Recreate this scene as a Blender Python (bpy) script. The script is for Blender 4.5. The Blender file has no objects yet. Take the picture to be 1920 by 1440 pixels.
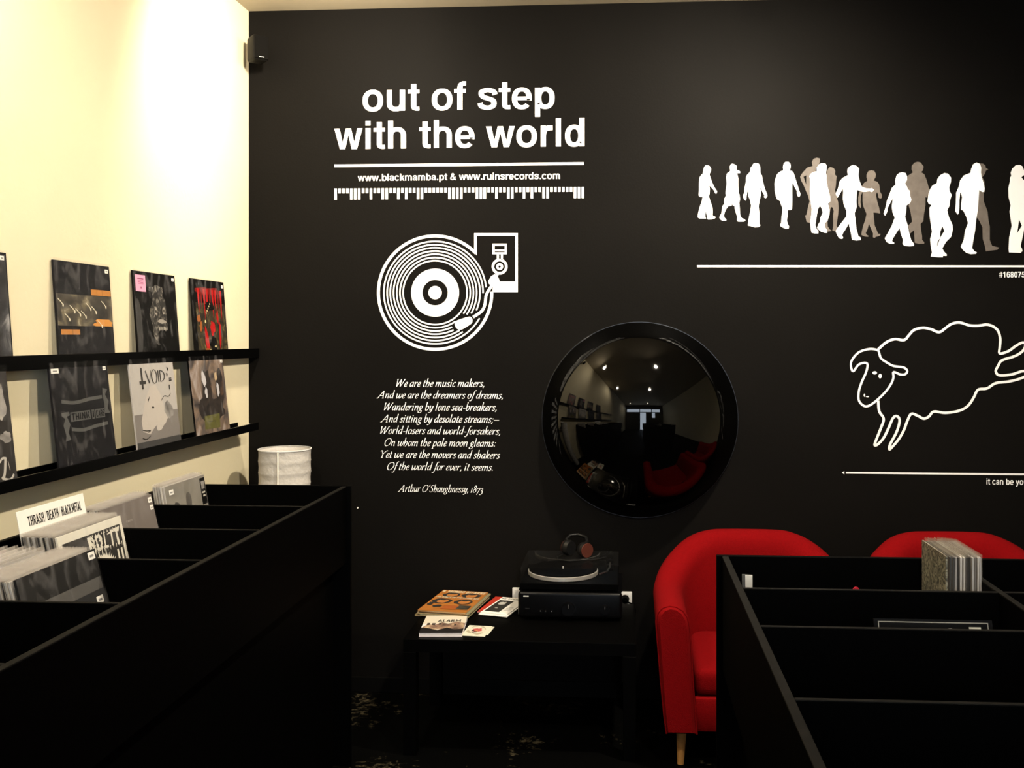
import bpy, bmesh, math, random
from math import sin, cos, pi, tan, atan2, hypot
from mathutils import Vector, Matrix, geometry, noise

C = bpy.context.scene.collection
SC = bpy.context.scene
rnd = random.Random(7)

# ------------------------------------------------------------------ camera, world, lamps, exposure
YAW = math.atan(115 / 1800.0)
F, PX, PY, CH = 1800.0, 1060.0, 632.0, 1.62          # focal (px), principal point, camera height
cam = bpy.data.cameras.new('camera')
cam.sensor_width = 36.0
cam.lens = 36.0 * F / 1920.0
cam.shift_x = (960 - PX) / 1920.0
cam.shift_y = (PY - 720) / 1920.0
cam.clip_start = 0.02
camo = bpy.data.objects.new('camera', cam)
C.objects.link(camo)
camo.location = (0, 0, CH)
camo.rotation_euler = (pi / 2, 0, YAW)
SC.camera = camo
SC.view_settings.view_transform = 'Standard'
SC.view_settings.look = 'None'
SC.view_settings.gamma = 1.0
SC.view_settings.use_curve_mapping = False
SC.view_settings.exposure = 1.35

world = bpy.data.worlds.new('world')
SC.world = world
world.use_nodes = True
bg = world.node_tree.nodes['Background']
bg.inputs[0].default_value = (0.75, 0.86, 1.0, 1)
bg.inputs[1].default_value = 4.0                      # daylight outside the shop front

CEIL = 3.12
YW = 4.32                                             # black mural wall
XL = -1.737                                           # cream side wall
XR = 3.2
YF = -2.7                                             # shop front
WARM = (1.0, 0.885, 0.71)
# x, y, power, aim point, cone (deg)
LAMPS = [(-1.13, 3.40, 44, (-1.40, 4.2, 2.55), 165),
         (0.60, 3.20, 98, (0.35, 3.7, 2.2), 165),
         (-1.15, 1.80, 46, (-1.75, 2.2, 2.2), 155),
         (0.64, 1.55, 62, (0.1, 2.9, 1.4), 140),
         (-0.95, -1.50, 28, (-1.6, -1.4, 1.5), 140),
         (0.95, -1.50, 20, (1.2, -1.4, 1.0), 140)]

def light_at(i, x, y, power, aim, cone):
    l = bpy.data.lights.new('spot_lamp', 'SPOT')
    l.energy = power
    l.color = WARM
    l.spot_size = math.radians(cone)
    l.spot_blend = 0.9
    l.shadow_soft_size = 0.045
    o = bpy.data.objects.new('spot_lamp', l)
    C.objects.link(o)
    o.location = (x, y, CEIL - 0.17)
    d = Vector(aim) - o.location
    o.rotation_euler = d.to_track_quat('-Z', 'Y').to_euler()
for i, L in enumerate(LAMPS):
    light_at(i, *L)

# ------------------------------------------------------------------ picture <-> room helpers (pinhole of the camera above)
def ray(px, py):
    u, v = (px - PX) / F, (PY - py) / F
    return Vector((-sin(YAW) + u * cos(YAW), cos(YAW) + u * sin(YAW), v))
def atY(px, py, Y):
    d = ray(px, py); t = Y / d.y
    return Vector((d.x * t, Y, CH + d.z * t))
def atX(px, py, X):
    d = ray(px, py); t = X / d.x
    return Vector((X, d.y * t, CH + d.z * t))
def atZ(px, py, Z):
    d = ray(px, py); t = (Z - CH) / d.z
    return Vector((d.x * t, d.y * t, Z))

# ------------------------------------------------------------------ materials
MATS = {}
def mat(name, col, rough=0.6, spec=0.5, metal=0.0, bump=0.0, bscale=40.0, var=0.0, vscale=6.0, emit=None, es=0.0, coat=0.0, sheen=0.0, trans=0.0):
    if name in MATS: return MATS[name]
    m = bpy.data.materials.new(name)
    m.use_nodes = True
    nt = m.node_tree; n = nt.nodes; p = n['Principled BSDF']
    p.inputs['Base Color'].default_value = (*col, 1)
    p.inputs['Roughness'].default_value = rough
    p.inputs['Specular IOR Level'].default_value = spec
    p.inputs['Metallic'].default_value = metal
    p.inputs['Coat Weight'].default_value = coat
    p.inputs['Sheen Weight'].default_value = sheen
    p.inputs['Transmission Weight'].default_value = trans
    tc = n.new('ShaderNodeTexCoord')
    if var:
        nz = n.new('ShaderNodeTexNoise'); nz.inputs['Scale'].default_value = vscale; nz.inputs['Detail'].default_value = 6
        cr = n.new('ShaderNodeValToRGB')
        cr.color_ramp.elements[0].position = 0.3; cr.color_ramp.elements[1].position = 0.7
        cr.color_ramp.elements[0].color = (*[c * (1 - var) for c in col], 1)
        cr.color_ramp.elements[1].color = (*[min(1, c * (1 + var)) for c in col], 1)
        nt.links.new(tc.outputs['Object'], nz.inputs['Vector'])
        nt.links.new(nz.outputs['Fac'], cr.inputs['Fac'])
        nt.links.new(cr.outputs['Color'], p.inputs['Base Color'])
    if bump:
        nb = n.new('ShaderNodeTexNoise'); nb.inputs['Scale'].default_value = bscale; nb.inputs['Detail'].default_value = 5
        b = n.new('ShaderNodeBump'); b.inputs['Strength'].default_value = bump; b.inputs['Distance'].default_value = 0.01
        nt.links.new(tc.outputs['Object'], nb.inputs['Vector'])
        nt.links.new(nb.outputs['Fac'], b.inputs['Height'])
        nt.links.new(b.outputs['Normal'], p.inputs['Normal'])
    if emit:
        p.inputs['Emission Color'].default_value = (*emit, 1)
        p.inputs['Emission Strength'].default_value = es
    MATS[name] = m
    return m

def ramp_mat(name, stops, scale=8.0, detail=8, rough=0.5, dist=0.6, stretch=(1, 1, 1), seed=0.0):
    """printed picture: a noise pushed through a colour ramp"""
    if name in MATS: return MATS[name]
    m = bpy.data.materials.new(name); m.use_nodes = True
    nt = m.node_tree; n = nt.nodes; p = n['Principled BSDF']
    p.inputs['Roughness'].default_value = rough
    tc = n.new('ShaderNodeTexCoord'); mp = n.new('ShaderNodeMapping')
    mp.inputs['Scale'].default_value = stretch; mp.inputs['Location'].default_value = (seed, seed * 1.7, 0)
    nz = n.new('ShaderNodeTexNoise'); nz.inputs['Scale'].default_value = scale; nz.inputs['Detail'].default_value = detail
    nz.inputs['Distortion'].default_value = dist
    cr = n.new('ShaderNodeValToRGB'); e = cr.color_ramp.elements
    while len(e) < len(stops): e.new(0.5)
    for el, (pos, col) in zip(e, stops): el.position = pos; el.color = (*col, 1)
    nt.links.new(tc.outputs['Object'], mp.inputs[0]); nt.links.new(mp.outputs[0], nz.inputs['Vector'])
    nt.links.new(nz.outputs['Fac'], cr.inputs[0]); nt.links.new(cr.outputs[0], p.inputs['Base Color'])
    MATS[name] = m
    return m

def film_mat(name, tint, milk, gloss, wr=18.0, bstr=0.6, rough=0.12, glare_streak=False):
    """thin clear polythene: see-through film with a milky share and a crinkled gloss"""
    if name in MATS: return MATS[name]
    m = bpy.data.materials.new(name); m.use_nodes = True
    nt = m.node_tree; n = nt.nodes; n.clear(); L = nt.links.new
    out = n.new('ShaderNodeOutputMaterial')
    tr = n.new('ShaderNodeBsdfTransparent'); df = n.new('ShaderNodeBsdfDiffuse'); gl = n.new('ShaderNodeBsdfGlossy')
    tr.inputs[0].default_value = (0.97, 0.97, 0.97, 1); df.inputs[0].default_value = (*tint, 1)
    gl.inputs[0].default_value = (1, 1, 1, 1); gl.inputs['Roughness'].default_value = rough
    tc = n.new('ShaderNodeTexCoord'); nz = n.new('ShaderNodeTexNoise'); nz.inputs['Scale'].default_value = wr
    nz.inputs['Detail'].default_value = 4; nz.inputs['Distortion'].default_value = 1.5
    b = n.new('ShaderNodeBump'); b.inputs['Strength'].default_value = bstr; b.inputs['Distance'].default_value = 0.01
    L(tc.outputs['Object'], nz.inputs['Vector']); L(nz.outputs['Fac'], b.inputs['Height']); L(b.outputs[0], gl.inputs['Normal'])
    m1 = n.new('ShaderNodeMixShader'); m1.inputs[0].default_value = milk
    m2 = n.new('ShaderNodeMixShader'); m2.inputs[0].default_value = gloss
    L(tr.outputs[0], m1.inputs[1]); L(df.outputs[0], m1.inputs[2]); L(m1.outputs[0], m2.inputs[1]); L(gl.outputs[0], m2.inputs[2])
    if glare_streak:  # glare on the crinkled film, painted as streaks of its milky share
        n2 = n.new('ShaderNodeTexNoise'); n2.inputs['Scale'].default_value = 9; n2.inputs['Detail'].default_value = 5; n2.inputs['Distortion'].default_value = 2.2
        mp = n.new('ShaderNodeMapping'); mp.inputs['Rotation'].default_value = (0, 0, 0.6); mp.inputs['Scale'].default_value = (1.6, 0.6, 1)
        mr = n.new('ShaderNodeMapRange'); mr.inputs['From Min'].default_value = 0.5; mr.inputs['From Max'].default_value = 0.72; mr.inputs['To Min'].default_value = 0.004; mr.inputs['To Max'].default_value = milk
        L(tc.outputs['Object'], mp.inputs[0]); L(mp.outputs[0], n2.inputs['Vector']); L(n2.outputs['Fac'], mr.inputs['Value']); L(mr.outputs[0], m1.inputs[0])
    L(m2.outputs[0], out.inputs[0])
    MATS[name] = m
    return m

M_CREAM = mat('cream_wall_paint', (0.80, 0.71, 0.49), 0.75, 0.3, bump=0.08, bscale=60, var=0.04, vscale=2)
M_BLACKWALL = mat('black_wall_paint', (0.0050, 0.0044, 0.0038), 0.6, 0.04, bump=0.05, bscale=120, var=0.12, vscale=2)
M_CEIL = mat('cream_ceiling_paint', (0.45, 0.39, 0.285), 0.8, 0.3, bump=0.05, bscale=50)
M_VINYL = mat('white_vinyl', (0.90, 0.90, 0.90), 0.5, 0.3)
M_GREYV = mat('grey_vinyl', (0.125, 0.105, 0.09), 0.5, 0.3, var=0.15, vscale=30)
M_BLK = mat('black_laminate', (0.0007, 0.00065, 0.0006), 0.55, 0.025, bump=0.05, bscale=200)
M_EDGE = mat('lighter_black_board_edge', (0.0075, 0.0068, 0.0058), 0.65, 0.07, var=0.3, vscale=40)  # lighter, uneven tone for the top edges of the bin boards
M_BLKG = mat('black_gloss_ledge', (0.0010, 0.0010, 0.0010), 0.3, 0.08)
M_RED = mat('red_wool_upholstery', (0.195, 0.0006, 0.0018), 0.9, 0.1, bump=0.35, bscale=350, var=0.08, vscale=120, sheen=0.0)
M_WOOD = mat('beech_leg', (0.50, 0.24, 0.07), 0.5, 0.4, var=0.2, vscale=25)
M_PAPER = mat('white_card', (0.85, 0.82, 0.76), 0.7, 0.3)
M_WHITE = mat('white_plastic', (0.80, 0.79, 0.76), 0.4, 0.4)
M_INK = mat('black_ink', (0.012, 0.011, 0.010), 0.5, 0.3)
M_BAG = film_mat('clear_sleeve_film', (0.8, 0.76, 0.76), 0.09, 0.018, glare_streak=True)
M_BAGM = film_mat('milky_sleeve_film', (0.58, 0.53, 0.47), 0.28, 0.06, wr=60)

# ------------------------------------------------------------------ mesh helpers
def link(name, me, m=None, parent=None, kind=None):
    o = bpy.data.objects.new(name, me)
    C.objects.link(o)
    if m is not None and not me.materials: me.materials.append(m)
    if parent is not None: o.parent = parent
    if kind: o['kind'] = kind
    return o
def obj(name, bm, m, parent=None, kind=None, smooth=False, mats=None):
    me = bpy.data.meshes.new(name)
    bmesh.ops.recalc_face_normals(bm, faces=bm.faces) if not mats else None
    bm.to_mesh(me); bm.free()
    for k in (mats or [m]): me.materials.append(k)
    if smooth:
        me.polygons.foreach_set('use_smooth', [True] * len(me.polygons))
        try: me.set_sharp_from_angle(angle=math.radians(40))
        except Exception: pass
    return link(name, me, None, parent, kind)
def tag(o, label, cat, group=None):
    o['label'] = label; o['category'] = cat
    if group: o['group'] = group
    return o
def thing(name, label, cat, loc=(0, 0, 0), rz=0, group=None):
    o = bpy.data.objects.new(name, None)
    o.empty_display_size = 0.05
    C.objects.link(o); o.location = loc; o.rotation_euler = (0, 0, rz)
    return tag(o, label, cat, group)
def B(): return bmesh.new()
def box(bm, x0, x1, y0, y1, z0, z1, bev=0.0, seg=2, mi=0):
    r = bmesh.ops.create_cube(bm, size=1.0)
    vs = r['verts']
    for v in vs:
        v.co = Vector(((x0 + x1) / 2 + v.co.x * (x1 - x0), (y0 + y1) / 2 + v.co.y * (y1 - y0), (z0 + z1) / 2 + v.co.z * (z1 - z0)))
    fs = list({f for v in vs for f in v.link_faces})
    for f in fs: f.material_index = mi
    if bev > 0:
        es = list({e for v in vs for e in v.link_edges})
        bmesh.ops.bevel(bm, geom=es, offset=bev, segments=seg, profile=0.5, affect='EDGES')
    return bm
def cyl(bm, p0, p1, r0, r1=None, n=16, cap=True):
    r1 = r0 if r1 is None else r1
    p0, p1 = Vector(p0), Vector(p1)
    d = (p1 - p0).normalized()
    a = d.orthogonal().normalized(); b = d.cross(a)
    A = [bm.verts.new(p0 + (a * cos(2 * pi * k / n) + b * sin(2 * pi * k / n)) * r0) for k in range(n)]
    Bq = [bm.verts.new(p1 + (a * cos(2 * pi * k / n) + b * sin(2 * pi * k / n)) * r1) for k in range(n)]
    for k in range(n): bm.faces.new((A[k], A[(k + 1) % n], Bq[(k + 1) % n], Bq[k]))
    if cap: bm.faces.new(A[::-1]); bm.faces.new(Bq)
    return bm
def tube(bm, pts, r, n=8):
    pts = [Vector(p) for p in pts]
    rings = []
    prev = None
    for i, p in enumerate(pts):
        d = (pts[min(i + 1, len(pts) - 1)] - pts[max(i - 1, 0)]).normalized()
        a = d.orthogonal().normalized() if prev is None else (prev - d * prev.dot(d)).normalized()
        prev = a; b = d.cross(a)
        rings.append([bm.verts.new(p + (a * cos(2 * pi * k / n) + b * sin(2 * pi * k / n)) * r) for k in range(n)])
    for R0, R1 in zip(rings, rings[1:]):
        for k in range(n): bm.faces.new((R0[k], R0[(k + 1) % n], R1[(k + 1) % n], R1[k]))
    bm.faces.new(rings[0][::-1]); bm.faces.new(rings[-1])
    return bm
def lathe(bm, prof, n=32, c=(0, 0), cap=True):
    rings = []
    for r, z in prof:
        rings.append([bm.verts.new((c[0] + r * cos(2 * pi * k / n), c[1] + r * sin(2 * pi * k / n), z)) for k in range(n)])
    for R0, R1 in zip(rings, rings[1:]):
        for k in range(n): bm.faces.new((R0[k], R0[(k + 1) % n], R1[(k + 1) % n], R1[k]))
    if cap: bm.faces.new(rings[0][::-1]); bm.faces.new(rings[-1])
    return bm
def catmull(pts, n=6, closed=False):
    P = [Vector((p[0], p[1])) for p in pts]; out = []
    N = len(P); rng = range(N if closed else N - 1)
    for i in rng:
        if closed: a, b, c, d = P[(i - 1) % N], P[i], P[(i + 1) % N], P[(i + 2) % N]
        else: a, b, c, d = P[max(i - 1, 0)], P[i], P[i + 1], P[min(i + 2, N - 1)]
        for k in range(n):
            t = k / n
            out.append(0.5 * ((2 * b) + (c - a) * t + (2 * a - 5 * b + 4 * c - d) * t * t + (3 * b - a - 3 * c + d) * t ** 3))
    if not closed: out.append(P[-1])
    return out

# 2-D figures are lists of polygons (each a list of (x, y)); ribbons give quads
def ribbon(pts, wv, wh=None, closed=False, rot=0.0):
    """stroke whose width is wv where it runs upright and wh where it runs level"""
    wh = wv if wh is None else wh
    P = [Vector((p[0], p[1])) for p in pts]; N = len(P); L = []; R = []
    for i in range(N):
        a = P[(i - 1) % N] if closed else P[max(i - 1, 0)]
        b = P[(i + 1) % N] if closed else P[min(i + 1, N - 1)]
        d = b - a
        if d.length < 1e-9: d = Vector((1, 0))
        d.normalize()
        th = atan2(d.y, d.x) - rot
        w = hypot(wv * sin(th), wh * cos(th)) / 2
        nrm = Vector((-d.y, d.x))
        L.append(P[i] + nrm * w); R.append(P[i] - nrm * w)
    out = []
    for i in range(N if closed else N - 1):
        j = (i + 1) % N
        out.append([L[i], L[j], R[j], R[i]])
    return out
def disc(cx, cy, rx, ry=None, n=24):
    ry = rx if ry is None else ry
    return [[(cx + rx * cos(2 * pi * k / n), cy + ry * sin(2 * pi * k / n)) for k in range(n)]]
def arcr(cx, cy, rx, ry, ix, iy, a0=0, a1=360, e=2.25, n=None):
    n = n or max(6, int(abs(a1 - a0) / 9))
    def se(a, rx, ry):
        c, s = cos(a), sin(a)
        return (cx + rx * math.copysign(abs(c) ** (2 / e), c), cy + ry * math.copysign(abs(s) ** (2 / e), s))
    A = [math.radians(a0 + (a1 - a0) * k / n) for k in range(n + 1)]
    return [[se(A[k], rx, ry), se(A[k + 1], rx, ry), se(A[k + 1], ix, iy), se(A[k], ix, iy)] for k in range(n)]
def rect(x0, y0, x1, y1): return [[(x0, y0), (x1, y0), (x1, y1), (x0, y1)]]

def fill(bm, polys, fn0, mi=0, step=(0, 0, 0)):
    """polygons (optionally [outer, hole]) -> triangles through fn(x, y) -> Vector"""
    step = Vector(step)
    for pi_, poly in enumerate(polys):
        fn = lambda x, y: fn0(x, y) + step * (pi_ % 12)
        loops = poly if isinstance(poly[0], list) and len(poly[0]) > 2 else [poly]
        if len(loops) == 1 and len(loops[0]) <= 4:
            vs = [bm.verts.new(fn(p[0], p[1])) for p in loops[0]]
            try: f = bm.faces.new(vs); f.material_index = mi
            except ValueError: pass
            continue
        flat = [p for l in loops for p in l]
        tris = geometry.tessellate_polygon([[Vector((p[0], p[1], 0)) for p in l] for l in loops])
        vs = [bm.verts.new(fn(p[0], p[1])) for p in flat]
        for t in tris:
            try: f = bm.faces.new([vs[k] for k in t]); f.material_index = mi
            except ValueError: pass
    return bm

# ------------------------------------------------------------------ lettering, drawn as strokes
def S(wv, wh, *c):
    p = [(c[i], c[i + 1]) for i in range(0, len(c), 2)]
    return ribbon(catmull(p, 5), wv, wh)
def Pg(*c): return [[(c[i], c[i + 1]) for i in range(0, len(c), 2)]]
def bold_sans():
    G = {}
    st = lambda x, y0=0, y1=532: rect(x, y0, x + 135, y1)
    G['o'] = (611, arcr(305, 266, 271, 280, 134, 173))
    G['e'] = (556, arcr(281, 266, 258, 280, 124, 176, -10, 318) + rect(100, 222, 500, 312))
    G['c'] = (556, arcr(290, 266, 262, 280, 126, 173, 36, 324))
    G['u'] = (611, st(66, 200, 532) + st(411) + arcr(306, 205, 240, 219, 105, 112, 180, 360))
    G['n'] = (611, st(66) + st(411, 0, 330) + arcr(306, 327, 240, 219, 105, 112, 0, 180))
    G['h'] = (611, st(66, 0, 718) + st(411, 0, 330) + arcr(306, 327, 240, 219, 105, 112, 0, 180))
    G['m'] = (889, st(65) + st(377, 0, 330) + st(689, 0, 330) + arcr(288, 330, 223, 216, 89, 108, 0, 180) + arcr(600, 330, 223, 216, 89, 108, 0, 180))
    G['i'] = (278, st(71) + rect(71, 600, 206, 718))
    G['l'] = (278, st(71, 0, 718))
    G['r'] = (389, st(65) + S(135, 125, 133, 290, 165, 410, 250, 468, 378, 476))
    G['d'] = (611, st(411, 0, 718) + arcr(275, 266, 241, 280, 106, 170))
    G['b'] = (611, st(66, 0, 718) + arcr(337, 266, 241, 280, 106, 170))
    G['p'] = (611, st(66, -207, 532) + arcr(337, 266, 241, 280, 106, 170))
    G['t'] = (333, rect(98, 100, 233, 680) + rect(10, 438, 315, 532) + S(135, 100, 165, 130, 180, 68, 235, 46, 315, 48))
    G['f'] = (333, rect(95, 0, 230, 570) + rect(10, 438, 315, 532) + S(135, 105, 162, 540, 178, 625, 235, 668, 322, 668))
    G['s'] = (556, S(140, 108, 470, 372, 430, 452, 275, 492, 130, 452, 112, 385, 165, 320, 290, 275, 410, 228, 442, 160, 410, 78, 275, 40, 120, 80, 82, 168))
    G['w'] = (778, Pg(8, 532, 150, 532, 232, 165, 157, 0) + Pg(157, 0, 302, 0, 389, 375, 318, 532, 232, 165) + Pg(318, 532, 389, 375, 458, 532) + Pg(458, 532, 389, 375, 475, 0, 620, 0, 546, 165) + Pg(628, 532, 768, 532, 620, 0, 546, 165))
    G['k'] = (556, st(66, 0, 718) + Pg(190, 290, 390, 532, 548, 532, 190, 140) + Pg(255, 310, 350, 400, 560, 0, 402, 0))
    G['y'] = (556, Pg(10, 532, 155, 532, 285, 190, 215, 0) + Pg(285, 190, 405, 532, 548, 532, 335, -50, 215, 0) + S(120, 105, 270, -10, 220, -130, 70, -152))
    G['a'] = (556, rect(365, 0, 500, 360) + S(140, 108, 105, 372, 150, 455, 270, 492, 390, 455, 432, 350) + S(120, 95, 432, 300, 280, 282, 140, 235, 100, 150, 150, 62, 270, 62, 380, 120, 432, 210))
    G['&'] = (722, S(120, 105, 660, 10, 480, 200, 270, 450, 215, 570, 290, 660, 385, 640, 410, 560, 340, 460, 170, 340, 90, 210, 150, 80, 300, 45, 460, 120, 590, 350))
    G['.'] = (278, rect(72, 0, 206, 135))
    G['#'] = (556, rect(20, 420, 540, 510) + rect(10, 190, 530, 280) + Pg(120, 0, 210, 0, 260, 700, 170, 700) + Pg(310, 0, 400, 0, 450, 700, 360, 700))
    G['1'] = (556, rect(245, 0, 385, 708) + Pg(245, 708, 385, 708, 245, 500, 80, 500, 80, 590, 200, 610))
    G['0'] = (556, arcr(278, 350, 245, 362, 105, 250))
    G['8'] = (556, arcr(278, 520, 215, 190, 90, 95) + arcr(278, 195, 240, 208, 105, 105))
    G['6'] = (556, arcr(285, 235, 240, 248, 105, 140) + S(135, 108, 110, 250, 120, 500, 200, 640, 330, 655, 450, 560))
    G['7'] = (556, rect(40, 585, 520, 708) + Pg(370, 600, 520, 600, 520, 590, 330, 200, 280, 0, 130, 0, 200, 280))
    G['5'] = (556, rect(110, 585, 490, 708) + Pg(110, 708, 235, 708, 190, 330, 70, 330) + S(135, 110, 130, 370, 280, 420, 420, 350, 450, 220, 380, 90, 260, 50, 100, 120, 85, 190))
    G['3'] = (556, S(135, 108, 90, 520, 130, 630, 275, 665, 420, 600, 430, 480, 350, 400, 240, 385) + S(135, 108, 240, 385, 400, 340, 455, 210, 390, 90, 270, 45, 120, 90, 80, 200))
    G[' '] = (278, [])
    return G
def narrow_caps():
    G = {}
    w = 110
    v = lambda x, y0=0, y1=700: rect(x, y0, x + w, y1)
    h = lambda y, x0=40, x1=340: rect(x0, y, x1, y + 100)
    G['T'] = (380, h(600, 10, 370) + v(135)); G['H'] = (430, v(40) + v(280) + h(300, 40, 380))
    G['I'] = (190, v(40)); G['L'] = (350, v(40) + h(0, 40, 330)); G['E'] = (360, v(40) + h(0) + h(600) + h(310, 40, 310))
    G['A'] = (430, Pg(10, 0, 120, 0, 270, 700, 160, 700) + Pg(160, 700, 270, 700, 420, 0, 310, 0) + h(150, 110, 320))
    G['V'] = (430, Pg(10, 700, 120, 700, 265, 0, 165, 0) + Pg(310, 700, 420, 700, 265, 0, 165, 0))
    G['N'] = (450, v(40) + v(300) + Pg(40, 700, 150, 700, 410, 0, 300, 0))
    G['M'] = (560, v(40) + v(410) + Pg(40, 700, 150, 700, 330, 150, 230, 150) + Pg(410, 700, 520, 700, 330, 150, 230, 150))
    G['O'] = (440, arcr(220, 350, 185, 358, 75, 255, e=3)); G['C'] = (420, arcr(220, 350, 185, 358, 75, 255, 35, 325, e=3))
    G['U'] = (440, v(38, 180) + v(292, 180) + arcr(220, 185, 182, 193, 72, 90, 180, 360, e=2.6))
    G['D'] = (430, v(40) + arcr(130, 350, 265, 350, 150, 255, -90, 90, e=3.2) + h(0, 40, 135) + h(600, 40, 135))
    G['P'] = (400, v(40) + arcr(150, 500, 220, 200, 110, 105, -90, 90, e=3) + h(600, 40, 155) + h(300, 40, 155))
    G['R'] = (420, G['P'][1] + Pg(160, 330, 270, 330, 400, 0, 285, 0))
    G['B'] = (420, v(40) + arcr(150, 520, 215, 180, 105, 90, -90, 90, e=3) + arcr(150, 195, 235, 195, 125, 100, -90, 90, e=3) + h(600, 40, 155) + h(0, 40, 155) + h(310, 40, 155))
    G['S'] = (400, S(110, 100, 320, 520, 300, 620, 200, 652, 95, 600, 95, 480, 190, 370, 300, 270, 315, 130, 210, 48, 95, 90, 80, 200))
    G['K'] = (430, v(40) + Pg(140, 300, 280, 700, 400, 700, 140, 130) + Pg(185, 400, 275, 470, 425, 0, 305, 0))
    G['Y'] = (410, v(150, 0, 330) + Pg(0, 700, 115, 700, 260, 320, 150, 320) + Pg(295, 700, 410, 700, 260, 320, 150, 320))
    G['Z'] = (390, h(600, 30, 360) + h(0, 30, 360) + Pg(240, 610, 360, 610, 150, 90, 30, 90))
    G['/'] = (330, Pg(40, -40, 75, -40, 290, 740, 255, 740)); G[' '] = (150, [])
    return G
def old_italic():
    """old-style italic drawn with a broad nib; upright skeletons, sheared afterwards"""
    T, N = 78, 36
    s = lambda *c: ribbon(catmull([(c[i], c[i + 1]) for i in range(0, len(c), 2)], 4), T, N, rot=0.25)
    G = {}
    stem = lambda x, y0, y1: s(x - 34, y1 - 34, x, y1, x, (y0 + y1) / 2, x, y0 + 30, x + 14, y0, x + 52, y0 + 30)
    G['a'] = (400, s(300, 390, 190, 400, 70, 300, 55, 120, 110, 10, 200, 50, 290, 200, 305, 380) + stem(305, 0, 390))
    G['b'] = (390, s(40, 700, 75, 720, 75, 400, 80, 120, 130, 5, 230, 20, 315, 150, 310, 320, 220, 400, 90, 300))
    G['c'] = (320, s(275, 330, 220, 400, 110, 350, 55, 190, 90, 30, 170, 0, 270, 70))
    G['d'] = (410, s(300, 380, 190, 400, 70, 300, 55, 120, 110, 10, 200, 50, 300, 200) + stem(305, 0, 710))
    G['e'] = (320, s(65, 170, 170, 200, 260, 290, 230, 390, 140, 380, 55, 220, 75, 50, 160, 0, 270, 70))
    G['f'] = (260, s(330, 690, 260, 730, 190, 640, 165, 400, 130, 50, 60, -190, -30, -210, -60, -160) + s(60, 380, 160, 385, 270, 385))
    G['g'] = (380, s(330, 380, 230, 390, 140, 400, 70, 310, 90, 190, 180, 150, 270, 210, 280, 320, 220, 395) + s(150, 160, 90, 90, 190, 30, 290, -40, 280, -160, 160, -220, 30, -180, 20, -90, 100, -20, 200, 20))
    G['h'] = (410, s(40, 700, 75, 720, 75, 400, 75, 0) + s(80, 220, 170, 360, 270, 400, 320, 300, 300, 120, 250, 0, 180, -20))
    G['i'] = (220, stem(85, 0, 400) + disc(100, 590, 46, 46, 10))
    G['k'] = (390, s(40, 700, 75, 720, 75, 400, 75, 0) + s(80, 210, 190, 360, 280, 400, 300, 320, 210, 240, 110, 200) + s(170, 210, 240, 60, 300, 0, 370, 50))
    G['l'] = (220, stem(85, 0, 710))
    G['m'] = (620, s(30, 370, 75, 400, 75, 200, 75, 0) + s(80, 220, 170, 370, 250, 400, 285, 300, 285, 0) + s(290, 220, 380, 370, 460, 400, 495, 300, 495, 60, 520, 0, 570, 30))
    G['n'] = (420, s(30, 370, 75, 400, 75, 200, 75, 0) + s(80, 220, 170, 370, 260, 400, 300, 300, 298, 60, 320, 0, 370, 30))
    G['o'] = (370, s(190, 400, 90, 340, 55, 180, 100, 30, 180, 0, 280, 80, 310, 230, 270, 370, 190, 400))
    G['p'] = (400, s(30, 370, 80, 400, 80, 100, 78, -210) + s(0, -220, 80, -222, 160, -220) + s(85, 60, 180, 0, 290, 90, 320, 260, 260, 400, 170, 370, 85, 230))
    G['r'] = (310, s(30, 370, 75, 400, 75, 200, 75, 0) + s(80, 220, 160, 360, 240, 400, 280, 340))
    G['s'] = (300, s(245, 330, 190, 400, 90, 370, 80, 280, 170, 200, 230, 110, 170, 5, 80, 10, 45, 80))
    G['t'] = (250, s(110, 560, 105, 400, 90, 120, 120, 0, 210, 50) + s(30, 385, 110, 390, 210, 390))
    G['u'] = (420, s(30, 370, 78, 400, 72, 150, 110, 5, 200, 30, 290, 180, 305, 390) + stem(310, 0, 390))
    G['v'] = (350, s(30, 370, 75, 400, 90, 200, 130, 0, 240, 120, 310, 300, 270, 400))
    G['w'] = (570, s(20, 370, 75, 400, 80, 180, 110, 0, 200, 60, 290, 220, 320, 400, 310, 150, 350, 0, 450, 80, 530, 260, 500, 400))
    G['y'] = (380, s(30, 370, 78, 400, 85, 180, 130, 0, 230, 100, 310, 390) + s(310, 390, 290, 100, 220, -120, 90, -220, 10, -180))
    G[','] = (180, s(80, 70, 110, 20, 60, -100)); G['.'] = (180, disc(80, 36, 48, 48, 10))
    G[';'] = (190, s(80, 70, 110, 20, 60, -100) + disc(95, 340, 46, 46, 10)); G[':'] = (190, disc(80, 36, 46, 46, 10) + disc(95, 340, 46, 46, 10))
    G['-'] = (270, rect(30, 180, 240, 230)); G['_'] = (520, rect(20, 180, 500, 230)); G["'"] = (170, s(90, 700, 110, 640, 60, 540))
    G['W'] = (830, s(40, 650, 110, 650, 180, 650) + s(110, 650, 140, 300, 170, 0) + s(170, 0, 300, 300, 440, 650) + s(440, 650, 460, 300, 490, 0) + s(490, 0, 630, 300, 760, 650) + s(690, 650, 760, 655, 830, 650))
    G['A'] = (640, s(-60, 0, 10, 30, 200, 330, 400, 660) + s(400, 660, 440, 330, 480, 0) + s(170, 240, 300, 245, 450, 240) + s(400, 0, 480, 2, 560, 0) + s(-110, 0, -40, 2, 50, 0))
    G['O'] = (650, s(350, 655, 180, 600, 70, 400, 70, 180, 180, 10, 320, 0, 500, 120, 590, 330, 560, 560, 430, 655, 350, 655))
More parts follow.
